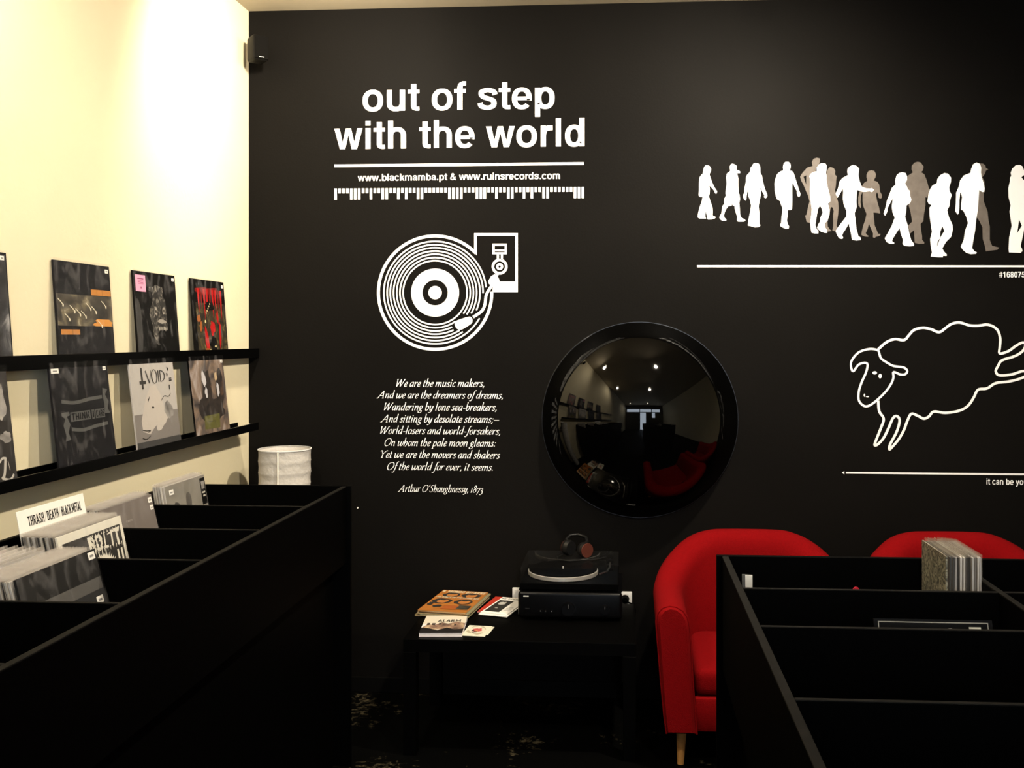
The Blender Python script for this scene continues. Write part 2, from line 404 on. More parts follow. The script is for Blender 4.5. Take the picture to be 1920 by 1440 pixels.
    G['Y'] = (560, s(-20, 560, 40, 640, 120, 600, 190, 400, 230, 320) + s(230, 320, 380, 500, 520, 640, 600, 600) + s(230, 330, 225, 150, 220, 0) + s(130, 0, 220, 2, 320, 0))
    G['S'] = (470, s(420, 560, 360, 650, 220, 640, 130, 530, 180, 400, 320, 290, 370, 160, 300, 20, 160, 0, 60, 100))
    G['1'] = (260, s(100, 400, 105, 200, 105, 0) + s(30, 0, 105, 2, 190, 0) + s(40, 385, 100, 400, 180, 400))
    G['8'] = (400, s(190, 650, 100, 580, 110, 450, 210, 370, 320, 260, 310, 90, 190, 0, 70, 60, 60, 200, 160, 320, 280, 420, 310, 560, 190, 650))
    G['7'] = (370, s(50, 330, 70, 395, 200, 385, 330, 400, 250, 150, 160, -60, 110, -230))
    G['3'] = (350, s(60, 330, 140, 400, 250, 370, 270, 260, 170, 160, 120, 140) + s(130, 150, 260, 120, 300, -20, 240, -180, 110, -230, 20, -190))
    G[' '] = (190, [])
    out = {}
    for k, (w, ps) in G.items():
        out[k] = (w, [[(p[0] + 0.30 * p[1], p[1]) for p in q] for q in ps])
    return out
SANS, CAPS, ITAL = bold_sans(), narrow_caps(), old_italic()
def letters(text, font, track=0.0):
    """polygons of a line of text, with its advance width; 1000 units to the em"""
    x = 0; out = []
    for ch in text:
        w, ps = font[ch]
        out += [[(p[0] + x, p[1]) for p in q] for q in ps]
        x += w + track
    return out, x - track
def fit_letters(text, font, x0, x1, yb, em, track=0.0):
    """the same, one list of polygons per letter"""
    ps, w = letters(text, font, track)
    lo = min(p[0] for q in ps for p in q); hi = max(p[0] for q in ps for p in q)
    k = (x1 - x0) / (hi - lo); x = 0; out = []
    for ch in text:
        w, g = font[ch]
        if g: out.append([[(x0 + (p[0] + x - lo) * k, yb + p[1] * em / 1000) for p in q] for q in g])
        x += w + track
    return out
def wline(txt, font, xl, yl, xr, yr, em, parent, off=0.0009):
    """a line on the wall: an empty part whose letters are sub-parts"""
    a, b = atY(xl, yl, YW), atY(xr, yr, YW)
    e = bpy.data.objects.new('text_line', None); C.objects.link(e); e.empty_display_size = 0.02
    e.parent = parent; e.location = (0, 0, 0)
    e.matrix_parent_inverse = Matrix.Translation(parent.location).inverted()
    for g in fit_letters(txt, font, a.x, b.x, (a.z + b.z) / 2, em):
        decal('letter', g, lambda x, y: Vector((x, YW - off, y)), None, e)
def fit(text, font, x0, x1, yb, em, track=0.0):
    """same, laid from x0 to x1 on baseline yb (y up), em tall"""
    ps, w = letters(text, font, track)
    lo = min(p[0] for q in ps for p in q); hi = max(p[0] for q in ps for p in q)
    k = (x1 - x0) / (hi - lo)
    return [[(x0 + (p[0] - lo) * k, yb + p[1] * em / 1000) for p in q] for q in ps]

# ------------------------------------------------------------------ the room shell
def struct(name, bm, m, parent=None, **k): return obj(name, bm, m, parent, kind='structure', **k)
struct('wall_left', box(B(), XL - 0.12, XL, YF - 0.12, YW + 0.14, -0.05, CEIL + 0.05), M_CREAM)
struct('wall_back', box(B(), XL, XR, YW, YW + 0.14, -0.05, CEIL + 0.05), M_BLACKWALL)
struct('wall_right', box(B(), XR, XR + 0.12, YF - 0.12, YW + 0.14, -0.05, CEIL + 0.05), M_CREAM)
struct('ceiling', box(B(), XL, XR, YF, YW, CEIL, CEIL + 0.1), M_CEIL)
def floor_mat():
    m = bpy.data.materials.new('dark_scuffed_floor'); m.use_nodes = True
    nt = m.node_tree; n = nt.nodes; p = n['Principled BSDF']; L = nt.links.new
    tc = n.new('ShaderNodeTexCoord')
    a = n.new('ShaderNodeTexNoise'); a.inputs['Scale'].default_value = 3.2; a.inputs['Detail'].default_value = 3
    b = n.new('ShaderNodeTexNoise'); b.inputs['Scale'].default_value = 26; b.inputs['Detail'].default_value = 9; b.inputs['Roughness'].default_value = 0.7
    mu = n.new('ShaderNodeMath'); mu.operation = 'MULTIPLY'
    cr = n.new('ShaderNodeValToRGB')
    e = cr.color_ramp.elements
    e[0].position = 0.335; e[0].color = (0.0006, 0.0006, 0.0005, 1)
    e[1].position = 0.42; e[1].color = (0.07, 0.058, 0.034, 1)
    L(tc.outputs['Object'], a.inputs['Vector']); L(tc.outputs['Object'], b.inputs['Vector'])
    L(a.outputs['Fac'], mu.inputs[0]); L(b.outputs['Fac'], mu.inputs[1]); L(mu.outputs[0], cr.inputs[0]); L(cr.outputs[0], p.inputs['Base Color'])
    p.inputs['Roughness'].default_value = 0.6; p.inputs['Specular IOR Level'].default_value = 0.05
    return m
struct('floor', box(B(), XL, XR, YF, YW, -0.06, 0.0), floor_mat())
struct('baseboard_back', box(B(), XL + 0.001, XR - 0.001, YW - 0.012, YW, 0.0, 0.07, 0.002), mat('black_skirting', (0.003, 0.0028, 0.0024), 0.6, 0.05))
# shop front behind the camera (seen in the mirror dome): a bright transom strip over a glazed door and dark boarded displays
bm = B()
box(bm, XL, XR, YF - 0.12, YF, 2.66, CEIL)
box(bm, XL, XL + 0.15, YF - 0.12, YF, 0, 2.66); box(bm, XR - 0.4, XR, YF - 0.12, YF, 0, 2.66)
box(bm, XL + 0.15, 0.1, YF - 0.12, YF, 0, 2.22); box(bm, 0.9, 1.6, YF - 0.12, YF, 0, 2.22); box(bm, 2.1, XR - 0.4, YF - 0.12, YF, 0, 2.22)
box(bm, 1.6, 2.1, YF - 0.12, YF, 0, 1.5)
struct('wall_front', bm, mat('dark_front_paint', (0.05, 0.045, 0.04), 0.7))
M_FRAME = mat('black_metal_frame', (0.01, 0.01, 0.01), 0.4, 0.4)
def glass_mat():
    m = bpy.data.materials.new('shop_window_glass'); m.use_nodes = True
    nt = m.node_tree; n = nt.nodes; n.clear(); L = nt.links.new
    o = n.new('ShaderNodeOutputMaterial'); t = n.new('ShaderNodeBsdfTransparent'); g = n.new('ShaderNodeBsdfGlossy'); x = n.new('ShaderNodeMixShader')
    g.inputs['Roughness'].default_value = 0.02; x.inputs[0].default_value = 0.06
    L(t.outputs[0], x.inputs[1]); L(g.outputs[0], x.inputs[2]); L(x.outputs[0], o.inputs[0])
    return m
M_GLASS = glass_mat()
def window(name, x0, x1, z0, z1):
    bm = B()
    for a in ((x0, x0 + 0.04, z0, z1), (x1 - 0.04, x1, z0, z1)): box(bm, a[0], a[1], YF - 0.09, YF - 0.03, a[2], a[3])
    for a in ((z0, z0 + 0.04), (z1 - 0.04, z1)): box(bm, x0 + 0.04, x1 - 0.04, YF - 0.09, YF - 0.03, a[0], a[1])
    w = struct(name, bm, M_FRAME)
    obj('pane', box(B(), x0 + 0.04, x1 - 0.04, YF - 0.065, YF - 0.058, z0 + 0.04, z1 - 0.04), M_GLASS, w)
    return w
window('window_1', XL + 0.15, 0.1, 2.22, 2.66)
window('window_2', 0.1, 1.6, 2.22, 2.66)
window('window_3', 1.6, XR - 0.4, 2.22, 2.66)
window('window_4', 1.6, 2.1, 1.5, 2.22)
d = window('door_1', 0.1, 0.9, 0.0, 2.22)
obj('door_handle', tube(B(), [(0.88, YF - 0.03, 0.9), (0.88, YF + 0.03, 0.9), (0.88, YF + 0.03, 1.3), (0.88, YF - 0.03, 1.3)], 0.012), M_FRAME, d)

# ceiling spots
M_BULB = mat('lamp_glow', (1, 1, 1), 0.5, emit=(1.0, 0.87, 0.66), es=60)
for i, (lx, ly, pw, aim, cone) in enumerate(LAMPS):
    side = 'cream wall' if lx < 0 else 'room middle'
    row = ['nearest the black mural wall', '', 'in the second row', '', 'nearest the shop front', ''][i - i % 2]
    t = thing('ceiling_spot', f'white ceiling spot on the {side} side, {row}', 'ceiling light', (lx, ly, CEIL), 0, 'ceiling spots')
    obj('mounting_plate', lathe(B(), [(0.055, -0.02), (0.055, -0.0005)], 20), M_WHITE, t)
    obj('stem', cyl(B(), (0, 0, -0.06), (0, 0, -0.02), 0.008), M_WHITE, t)
    bm = B(); lathe(bm, [(0.02, -0.06), (0.035, -0.065), (0.05, -0.115), (0.052, -0.115), (0.037, -0.062), (0.02, -0.055)], 20, cap=False)
    obj('lamp_head', bm, M_WHITE, t, smooth=True)
    obj('bulb', lathe(B(), [(0.005, -0.085), (0.032, -0.09), (0.038, -0.105), (0.03, -0.118), (0.005, -0.125)], 16), M_BULB, t, smooth=True)

# ------------------------------------------------------------------ wall graphics (vinyl on the black wall)
DZ = 0.0009
def onwall(off=DZ): return lambda px, py: (lambda p: Vector((p.x, YW - off, p.z)))(atY(px, py, YW))
def crop(ox, oy, s, off=DZ):
    f = onwall(off)
    return lambda x, y: f(ox + x / s, oy + y / s)
def wtext(text, font, xl, yl, xr, yr, em, off=DZ, track=0.0):
    """text on the wall whose baseline runs between two picked points; em is in metres"""
    a, b = atY(xl, yl, YW), atY(xr, yr, YW)
    z = (a.z + b.z) / 2
    return fit(text, font, a.x, b.x, z, em, track), (lambda x, y: Vector((x, YW - off, y)))
def decal(name, polys, fn, m=None, parent=None, **k):
    bm = B(); fill(bm, polys, fn, step=(0, -0.00002, 0))
    return obj(name, bm, m or M_VINYL, parent, **k)

t = thing('wall_lettering', 'large white rounded slogan in two lines high on the black wall', 'lettering', atY(860, 240, YW))
def child(o, t):
    o.parent = t; o.matrix_parent_inverse = Matrix.Translation(t.location).inverted(); return o
for txt, a in (('out of step', (680, 207, 1040, 205)), ('with the world', (627, 279, 1096, 275))):
    wline(txt, SANS, *a, 0.178, t)
o = decal('wall_stripe', [[(627, 308.5), (1094.5, 304), (1094.5, 309.3), (627, 313.5)]], onwall())
tag(o, 'thick white stripe under the large slogan', 'stripe')
t = thing('wall_lettering', 'small white web addresses between stripe and row of ticks', 'lettering', atY(860, 335, YW))
wline('www.blackmamba.pt & www.ruinsrecords.com', SANS, 671, 338.5, 1050, 336.5, 0.0435, t)
seq = 'LsssLLLssLssLLssLsLssLLssssssLLLLsssLLLssLssLLssLsLssLLssssssLLL'
t = thing('tick_band', 'white row of long and short upright ticks above the turntable drawing', 'wall graphic', atY(860, 362, YW))
for k, c in enumerate(seq):
    x = 627 + k * (463.5 / 63); y0 = 353.5 - 3.0 * k / 63; y1 = y0 + (21 if c == 'L' else 9)
    child(decal('tick', rect(x, y0, x + 4.8, y1), onwall()), t)

# turntable drawing
t = thing('turntable_drawing', 'white line drawing of a turntable seen from above', 'wall graphic', atY(830, 550, YW))
fc = crop(680, 410, 5.334)
cx, cy = 725, 740
arm = catmull([(1330, 640), (1290, 672), (1238, 760), (1222, 860), (1190, 925), (1105, 985), (1010, 1035), (935, 1085)], 6)
def nr(x, y, d): return any(hypot(x - p.x, y - p.y) < d for p in arm)
def ringseg(R, r, a0, a1, clear=0, n=120):
    out = []
    for k in range(n):
        t0 = math.radians(a0 + (a1 - a0) * k / n); t1 = math.radians(a0 + (a1 - a0) * (k + 1) / n)
        m_ = (t0 + t1) / 2; q = (R + r) / 2
        x, y = cx + q * cos(m_), cy - q * sin(m_)
        if clear and (nr(x, y, clear) or hypot(x - 1010, y - 1040) < 88): continue
        out.append([(cx + R * cos(t0), cy - R * sin(t0)), (cx + R * cos(t1), cy - R * sin(t1)), (cx + r * cos(t1), cy - r * sin(t1)), (cx + r * cos(t0), cy - r * sin(t0))])
    return out
child(decal('platter_rim', ringseg(582, 552, 44, 361), fc), t)
for R in (514, 481, 450, 417, 385, 353, 321):
    segs = ringseg(R + 6, R - 9, -30, 330, 36, 160); run = []
    for sg in segs + [None]:
        if run and (sg is None or hypot(sg[0][0] - run[-1][1][0], sg[0][1] - run[-1][1][1]) > 1):
            if len(run) > 1: child(decal('groove', run, fc), t)
            run = []
        if sg: run.append(sg)
child(decal('record_label', ringseg(240, 127, 0, 360), fc), t)
child(decal('spindle_dot', disc(cx, cy, 67, 67, 40), fc), t)
plinth = rect(1115, 145, 1552, 172) + rect(1525, 172, 1552, 628) + rect(1300, 628, 1552, 735) + Pg(1115, 172, 1140, 172, 1140, 368, 1115, 330)
child(decal('plinth_outline', plinth, fc), t)
cw = rect(1298, 250, 1442, 272) + rect(1298, 308, 1442, 325) + rect(1298, 336, 1442, 357) + rect(1298, 272, 1320, 336) + rect(1420, 272, 1442, 336) + rect(1342, 357, 1363, 412) + rect(1382, 357, 1403, 412)
child(decal('counterweight', cw, fc), t)
gim = []
for R, r in ((80, 54), (35, 12)):
    gim += [[(1370 + R * cos(a), 480 - R * sin(a)), (1370 + R * cos(b), 480 - R * sin(b)), (1370 + r * cos(b), 480 - r * sin(b)), (1370 + r * cos(a), 480 - r * sin(a))]
            for a, b in ((2 * pi * k / 32, 2 * pi * (k + 1) / 32) for k in range(32))]
child(decal('pivot', gim, fc), t)
tone = ribbon([(p.x, p.y) for p in catmull([(1310, 650), (1290, 672), (1238, 760), (1222, 860), (1190, 925), (1105, 985)], 8)], 28)
tone += Pg(1320, 556, 1345, 565, 1362, 600, 1370, 625, 1350, 650, 1300, 680, 1262, 650, 1256, 625, 1285, 575) + Pg(1335, 545, 1365, 550, 1350, 580, 1330, 575)
child(decal('tonearm', tone, fc), t)
child(decal('headshell', [[(p.x, p.y) for p in catmull([(1070, 980), (1096, 1000), (1098, 1030), (1080, 1055), (1000, 1105), (965, 1110), (935, 1092), (920, 1050), (932, 1025), (1000, 998)], 5, True)]], fc), t)

# poem
poem = [('We are the music makers,', 743, 908, 725), ('And we are the dreamers of dreams,', 706, 943, 747), ('Wandering by lone sea-breakers,', 720, 931, 769.5),
        ('And sitting by desolate streams;_', 713, 936, 792), ('World-losers and world-forsakers,', 713, 938, 814), ('On whom the pale moon gleams:', 721, 930, 836.5),
        ('Yet we are the movers and shakers', 714, 938, 859), ('Of the world for ever, it seems.', 726, 924, 881.5), ("Arthur O'Shaughnessy, 1873", 746, 906, 922.5)]
t = thing('wall_poem', 'white italic eight line poem with a signature line below the turntable drawing', 'lettering', atY(825, 800, YW))
for txt, a, b, y in poem:
    em = 0.0505 if txt[1] != 'r' else 0.046
    wline(txt, ITAL, a, y, b, y, em, t)

# walking crowd
def pts(s):
    v = [float(q) for q in s.replace(',', ' ').split()]
    return [(v[i], v[i + 1]) for i in range(0, len(v), 2)]
CR = {1: (1300, 290, 9.6), 2: (1490, 290, 8.47), 3: (1640, 290, 7.2), 4: (1780, 290, 6.0)}
FIG = [
 (1, 0, 'long haired walker in flared trousers, leftmost white silhouette of the wall crowd', "240,190 275,198 305,220 318,255 315,300 300,330 288,350 300,390 330,480 365,560 400,620 428,660 422,695 405,702 385,685 380,655 340,610 295,560 285,545 297,620 292,700 280,755 310,850 345,950 350,1020 347,1090 365,1110 390,1112 400,1130 385,1148 330,1165 262,1167 248,1130 232,1040 225,1020 215,1080 212,1110 228,1150 180,1150 110,1148 78,1125 85,1060 115,940 150,850 165,770 150,735 145,765 120,760 95,735 100,640 100,520 112,410 140,370 170,345 178,280 195,225 215,198", ''),
 (1, 0, 'white silhouette in shorts striding with a hand raised to the chin', "700,162 740,175 782,205 780,240 780,280 820,285 845,310 840,335 815,335 785,335 795,370 808,420 808,560 810,670 830,720 840,800 825,870 835,960 838,1050 850,1110 875,1145 920,1160 938,1185 920,1203 850,1207 800,1203 785,1180 790,1120 770,1060 745,970 740,925 715,920 697,880 688,920 665,928 630,928 590,980 560,1050 550,1100 565,1140 595,1165 590,1190 520,1190 480,1160 468,1130 485,1085 505,1060 515,960 530,915 555,890 550,850 560,790 590,730 578,700 590,600 600,520 590,400 605,340 650,305 665,295 655,220 670,180", ''),
 (1, 0, 'white silhouette with long hair and flared trousers, both arms held away from the body', "1100,150 1165,155 1195,190 1205,250 1208,330 1235,380 1250,480 1275,570 1300,650 1330,715 1332,745 1315,775 1295,785 1270,765 1280,735 1240,665 1195,550 1215,650 1215,730 1190,830 1175,930 1185,1050 1188,1240 1205,1275 1180,1303 1110,1308 1070,1300 1040,1288 978,1275 995,1160 1030,1000 1040,910 1015,800 985,740 985,660 1005,540 975,650 958,740 955,790 942,828 910,800 895,760 897,715 912,705 920,620 945,490 950,400 975,355 1010,325 1027,280 1030,240 1060,200 1080,165", ''),
 (1, 0, 'white silhouette of a broad man in shorts standing on one leg', "1680,128 1715,132 1745,160 1752,215 1735,290 1775,295 1805,330 1830,410 1855,490 1885,580 1905,650 1925,700 1922,740 1900,765 1875,740 1862,700 1862,655 1830,600 1790,500 1778,560 1778,680 1780,800 1775,980 1755,997 1700,997 1695,1100 1683,1190 1700,1250 1722,1290 1715,1330 1660,1335 1620,1315 1575,1295 1560,1260 1580,1230 1585,1150 1600,1030 1605,970 1575,890 1560,835 1510,805 1485,750 1465,650 1460,520 1475,440 1510,350 1560,305 1620,285 1612,225 1625,165 1650,135", ''),
 (2, 1, 'grey silhouette with hand on hip behind a white walker', "350,48 400,60 402,100 385,150 345,200 330,270 290,330 300,700 270,860 245,1085 190,1070 165,965 185,960 205,860 235,745 215,660 180,580 140,480 100,410 85,350 130,280 200,205 285,180 270,120 300,65", "140,350 185,330 182,475"),
 (2, 1, 'slim grey silhouette with crossed arms between two white walkers', "575,198 620,215 645,260 640,315 667,345 660,400 655,470 650,520 640,560 655,640 690,750 698,850 690,950 675,1050 665,1130 690,1195 680,1225 640,1215 598,1205 612,1130 610,950 620,900 605,840 575,830 555,920 535,1000 520,1060 525,1140 560,1190 590,1210 530,1222 490,1190 470,1130 470,1100 510,1050 550,800 530,560 505,400 500,300 525,240 545,205", ''),
 (2, 0, 'white silhouette of a curly haired walker with a shoulder bag', "430,135 490,145 510,180 505,230 500,260 495,300 507,340 505,400 520,500 545,600 565,680 567,740 530,775 540,830 555,880 550,960 520,1050 480,1090 480,1150 515,1200 515,1243 480,1243 420,1225 378,1190 356,1160 372,1110 400,1070 410,1000 445,920 430,860 402,810 370,860 355,940 338,1040 328,1120 350,1185 375,1212 375,1250 320,1250 270,1240 255,1180 245,1070 265,940 270,860 250,720 240,600 245,480 243,385 232,345 250,305 300,275 350,265 350,200 385,155", ''),
 (2, 1, 'grey silhouette in a flared skirt behind an outstretched white arm', "1220,247 1265,260 1290,310 1282,360 1255,410 1310,430 1340,470 1350,530 1355,590 1385,640 1380,690 1355,700 1330,680 1325,630 1305,595 1290,640 1310,740 1340,840 1357,935 1310,925 1250,920 1258,1000 1270,1120 1310,1220 1325,1255 1365,1260 1350,1290 1290,1305 1265,1325 1243,1310 1245,1250 1200,1150 1180,1095 1155,1190 1130,1240 1140,1270 1175,1290 1165,1305 1110,1300 1060,1275 1065,1220 1090,1120 1120,1040 1140,940 1090,820 1078,740 1080,590 1055,640 1045,760 1055,810 1052,855 1015,810 1010,770 1010,680 1025,600 1050,560 1070,500 1100,450 1155,415 1140,360 1140,320 1170,260", ''),
 (2, 0, 'white silhouette striding with one arm stretched forward', "925,163 980,180 1022,220 1018,280 1010,320 1030,420 1065,510 1130,535 1190,540 1225,533 1262,555 1230,597 1190,582 1100,592 1040,582 995,560 985,620 980,740 985,830 950,930 965,1050 980,1180 1010,1290 1055,1325 1050,1355 980,1365 910,1350 895,1260 870,1150 860,1090 810,1180 770,1240 752,1280 770,1320 755,1337 710,1330 680,1290 655,1230 650,1210 690,1150 760,1060 820,980 825,900 780,800 765,700 770,590 765,535 730,600 680,685 655,640 650,615 690,530 710,430 760,370 845,325 835,280 838,230 870,190", ''),
 (3, 1, 'large grey silhouette with curly hair between two white walkers', "580,95 620,105 660,160 650,215 625,235 670,265 700,340 725,430 740,480 710,580 685,575 685,680 665,810 655,900 620,935 625,1010 640,1100 640,1150 668,1180 668,1203 600,1205 540,1190 535,1100 530,1020 480,1065 450,960 505,905 485,780 460,690 450,560 415,400 440,290 515,240 497,200 500,150 540,105", ''),
 (3, 0, 'white silhouette with bobbed hair, legs apart, left of the large grey one', "370,240 415,248 435,290 437,340 410,390 435,430 445,465 475,490 480,560 495,610 480,650 430,685 422,780 410,840 440,940 465,1050 490,1150 530,1205 530,1230 470,1238 400,1230 375,1205 382,1150 350,1060 335,990 290,1060 240,1140 235,1170 265,1190 258,1205 210,1205 160,1180 135,1130 170,1070 230,960 270,850 240,780 230,700 245,590 210,650 175,720 165,780 140,825 120,795 150,700 165,620 205,520 230,450 280,405 275,350 295,280 330,248", ''),
 (3, 0, 'white silhouette with bent head and folded arms, feet lowest of the crowd', "940,248 990,258 1030,310 1028,370 1005,440 1010,490 1038,545 1015,620 1010,690 978,750 1000,840 1050,950 1055,1010 1030,1110 960,1180 912,1265 935,1310 972,1345 970,1368 920,1365 920,1385 860,1385 755,1375 772,1320 755,1230 748,1140 772,1040 755,930 740,820 738,720 765,680 730,665 712,630 725,530 750,460 780,415 838,385 845,330 880,280", "912,965 940,1030 890,1110 835,1255 850,1170 880,1130 885,1040"),
 (4, 1, 'grey silhouette in a peaked cap stepping out behind a tall white man', "375,100 405,120 410,150 438,165 410,180 400,215 370,255 395,300 398,420 385,430 385,520 430,640 440,740 455,810 455,960 480,1025 520,1035 562,1045 540,1070 410,1087 400,1030 375,950 372,820 340,750 305,700 300,400 340,100", ''),
 (4, 0, 'tall white silhouette of a man walking with head bowed', "305,87 345,105 358,150 355,200 362,250 385,320 398,385 390,420 370,422 335,400 328,500 320,620 300,740 290,850 270,960 255,1050 280,1085 308,1100 300,1115 240,1120 190,1105 150,1070 127,1035 160,960 175,860 208,770 190,700 155,630 130,620 130,560 142,480 128,428 120,430 112,520 112,600 105,660 92,675 65,635 72,540 75,430 105,360 120,290 160,235 235,205 245,160 265,110", ''),
 (4, 0, 'rightmost white silhouette of the crowd, cut by the edge of the photo', "790,115 820,130 832,160 845,190 845,225 810,255 840,290 870,330 880,420 870,500 860,700 830,900 800,1030 815,1055 822,1085 800,1105 670,1100 665,1060 672,930 700,800 675,640 688,570 665,480 662,380 680,300 680,260 695,240 688,205 705,160 745,120", "783,730 815,800 760,885 770,830"),
]
for cr, grey, lab, outer, hole in FIG:
    ox, oy, s_ = CR[cr]
    poly = [pts(outer)] + ([pts(hole)] if hole else [])
    bm = B(); fill(bm, [poly], crop(ox, oy, s_, 0.0006 if grey else 0.0012))
    tag(obj('walking_silhouette', bm, M_GREYV if grey else M_VINYL), lab, 'wall graphic', 'crowd of walking silhouettes')
tag(decal('wall_stripe', [[(1307, 497.3), (2060, 497.6), (2060, 501.2), (1307, 501.2)]], onwall()), 'thin white line under the walking crowd', 'stripe')
t = thing('wall_lettering', 'small white number code under the line of the crowd', 'lettering', atY(1873, 520, YW))
wline('#1680753', SANS, 1873, 520, 1928.5, 520.5, 0.0355, t)

# leaping sheep (plain outline of its own)
t = thing('sheep_drawing', 'white outline drawing of a leaping sheep on the black wall', 'wall graphic', atY(1760, 720, YW))
fs = crop(1560, 580, 4.236)
body = pts("362,322 430,262 500,236 572,244 615,200 650,165 720,146 790,160 850,182 900,150 945,118 1010,104 1090,127 1160,130 1240,122 1310,160 1335,230 1332,300 1332,350 1400,332 1460,290 1512,264 1535,280 1515,330 1450,372 1350,405 1318,450 1300,492 1330,524 1430,516 1505,492 1545,495 1560,512 1500,548 1400,574 1300,586 1230,628 1160,638 1125,700 1080,765 1010,805 900,822 808,812 770,850 728,868 680,845 630,830 600,880 570,960 530,1030 480,1090 455,1112 462,1070 510,980 535,900 530,860 505,848 480,870 450,940 410,1020 365,1070 340,1080 345,1050 385,950 410,870 375,810 366,725")
child(decal('body_outline', ribbon(catmull(body, 5), 20), fs), t)
head = pts("362,325 300,315 215,340 160,400 150,450 168,492 210,440 260,425 282,440 270,500 235,580 213,650 212,720 245,762 285,768 340,735 420,660 470,590 488,540 488,498 540,516 580,515 597,490 570,462 490,450 440,425 390,390 375,350")
child(decal('head_outline', ribbon(catmull(head, 5, True), 17, closed=True), fs), t)
for e_ in (disc(339, 504, 18, 13, 14), disc(382, 530, 13, 18, 14)): child(decal('eye', e_, fs), t)
for e_ in (disc(257, 682, 6, 13, 10), disc(281, 693, 13, 5, 10)): child(decal('nostril', e_, fs), t)
ar = [[(1586, 884.5), (2060, 889), (2060, 892.4), (1586, 888)]] + [[(1578.5, 886), (1583, 883), (1583, 889.5)]]
tag(decal('wall_stripe', ar, onwall()), 'thin white line with an arrow tip under the sheep', 'stripe')
t = thing('wall_lettering', 'small white caption under the arrow line of the sheep', 'lettering', atY(1849.5, 908, YW))
wline('it can be you', SANS, 1849.5, 908, 1926, 909.5, 0.037, t)
bm = B(); cyl(bm, (0, 0, 0), (0, -0.004, 0), 0.0035, n=10)
o = obj('wall_screw', bm, M_WHITE); o.location = atY(671, 952, YW)
tag(o, 'tiny bright screw head in the black wall beside the record bin', 'screw')

# ------------------------------------------------------------------ dome mirror
R0, beta = 0.505, math.radians(60)
bm = B(); prof = [(R0 * sin(beta * k / 40), R0 * (cos(beta * k / 40) - cos(beta))) for k in range(1, 41)][::-1]
lathe(bm, prof, 96, cap=False)
apex = bm.verts.new((0, 0, R0 * (1 - cos(beta))))
bm.verts.ensure_lookup_table()
ring = [v for v in bm.verts if abs(hypot(v.co.x, v.co.y) - prof[-1][0]) < 1e-6 and v is not apex]
ring.sort(key=lambda v: atan2(v.co.y, v.co.x))
for k in range(len(ring)): bm.faces.new((ring[k], ring[(k + 1) % len(ring)], apex))
c = atY(1199, 787, YW)
t = thing('dome_mirror', 'big round black glossy dome bulging from the wall between poem and sheep', 'mirror', (c.x, YW, c.z))
M_DOME = mat('black_acrylic', (0.0005, 0.0005, 0.0005), 0.03, 0.45)
o = obj('dome', bm, M_DOME, t, smooth=True); o.rotation_euler = (pi / 2, 0, 0); o.location = (0, -0.006, 0)
bm = B(); rr = R0 * sin(beta)
lathe(bm, [(rr - 0.003, 0), (rr + 0.004, 0), (rr + 0.004, 0.004), (rr + 0.002, 0.006), (rr - 0.003, 0.006)], 96, cap=False)
o = obj('rim', bm, mat('rim_plastic', (0.006, 0.006, 0.006), 0.25, 0.5), t, smooth=True); o.rotation_euler = (pi / 2, 0, 0); o.location = (0, -0.0002, 0)

# ------------------------------------------------------------------ speaker in the corner
c = atY(483, 93, 4.20)
t = thing('wall_speaker', 'small black loudspeaker high in the corner under the ceiling', 'speaker', c, math.radians(42))
M_SPK = mat('speaker_black', (0.006, 0.0055, 0.005), 0.5, 0.1)
ho = obj('housing', box(B(), -0.036, 0.036, -0.045, 0.04, -0.056, 0.056, 0.012, 3), M_SPK, t, smooth=True)
obj('grille', box(B(), -0.031, 0.031, -0.049, -0.0455, -0.051, 0.051, 0.0015, 1), mat('speaker_cloth', (0.005, 0.0045, 0.004), 0.9, 0.05, bump=0.6, bscale=900), t)
obj('badge', box(B(), -0.011, 0.011, -0.0505, -0.0492, -0.046, -0.0425), mat('badge_silver', (0.5, 0.48, 0.42), 0.3, 0.5), t)
obj('bracket', box(B(), -0.012, 0.012, 0.041, 0.09, -0.012, 0.012, 0.003), M_SPK, t)

# ------------------------------------------------------------------ record sleeves
LP = 0.315
def sheet(bm, w, h, z, amp, n=9, mi=0, flip=False, seed=0.0):
    g = []
    for j in range(n + 1):
        row = []
        for i in range(n + 1):
            x, y = -w / 2 + w * i / n, h * j / n
            e = min(i, n - i, j, n - j)
            a = amp * noise.noise(Vector((x * 14 + seed, y * 14, seed))) if e > 0 else -amp * 0.3
            row.append(bm.verts.new((x, y, z + (-1 if flip else 1) * (a + amp * 0.5))))
        g.append(row)
    for j in range(n):
        for i in range(n):
            f = bm.faces.new((g[j][i], g[j][i + 1], g[j + 1][i + 1], g[j + 1][i])); f.material_index = mi; f.smooth = True
PAL = {}
def colmat(c):
    k = 'print_%02x%02x%02x' % tuple(int(max(0, min(1, q)) * 255) for q in c)
    return mat(k, c, 0.45, 0.3)
def art(parent, items, z=0.0024, w=LP, h=LP, name='printed_picture'):
    """flat print on the front: items are (material or colour, polygons in 0..1 cover units), later ones on top"""
    bm = B(); mats = []
    for k, (c, polys) in enumerate(items):
        m = c if isinstance(c, bpy.types.Material) else colmat(c)
        if m not in mats: mats.append(m)
        zz = z + 0.00012 * k
        fill(bm, polys, lambda x, y: Vector(((x - 0.5) * w, y * h, zz)), mats.index(m), (0, 0, 0.00001))
    return obj(name, bm, None, parent, mats=mats)
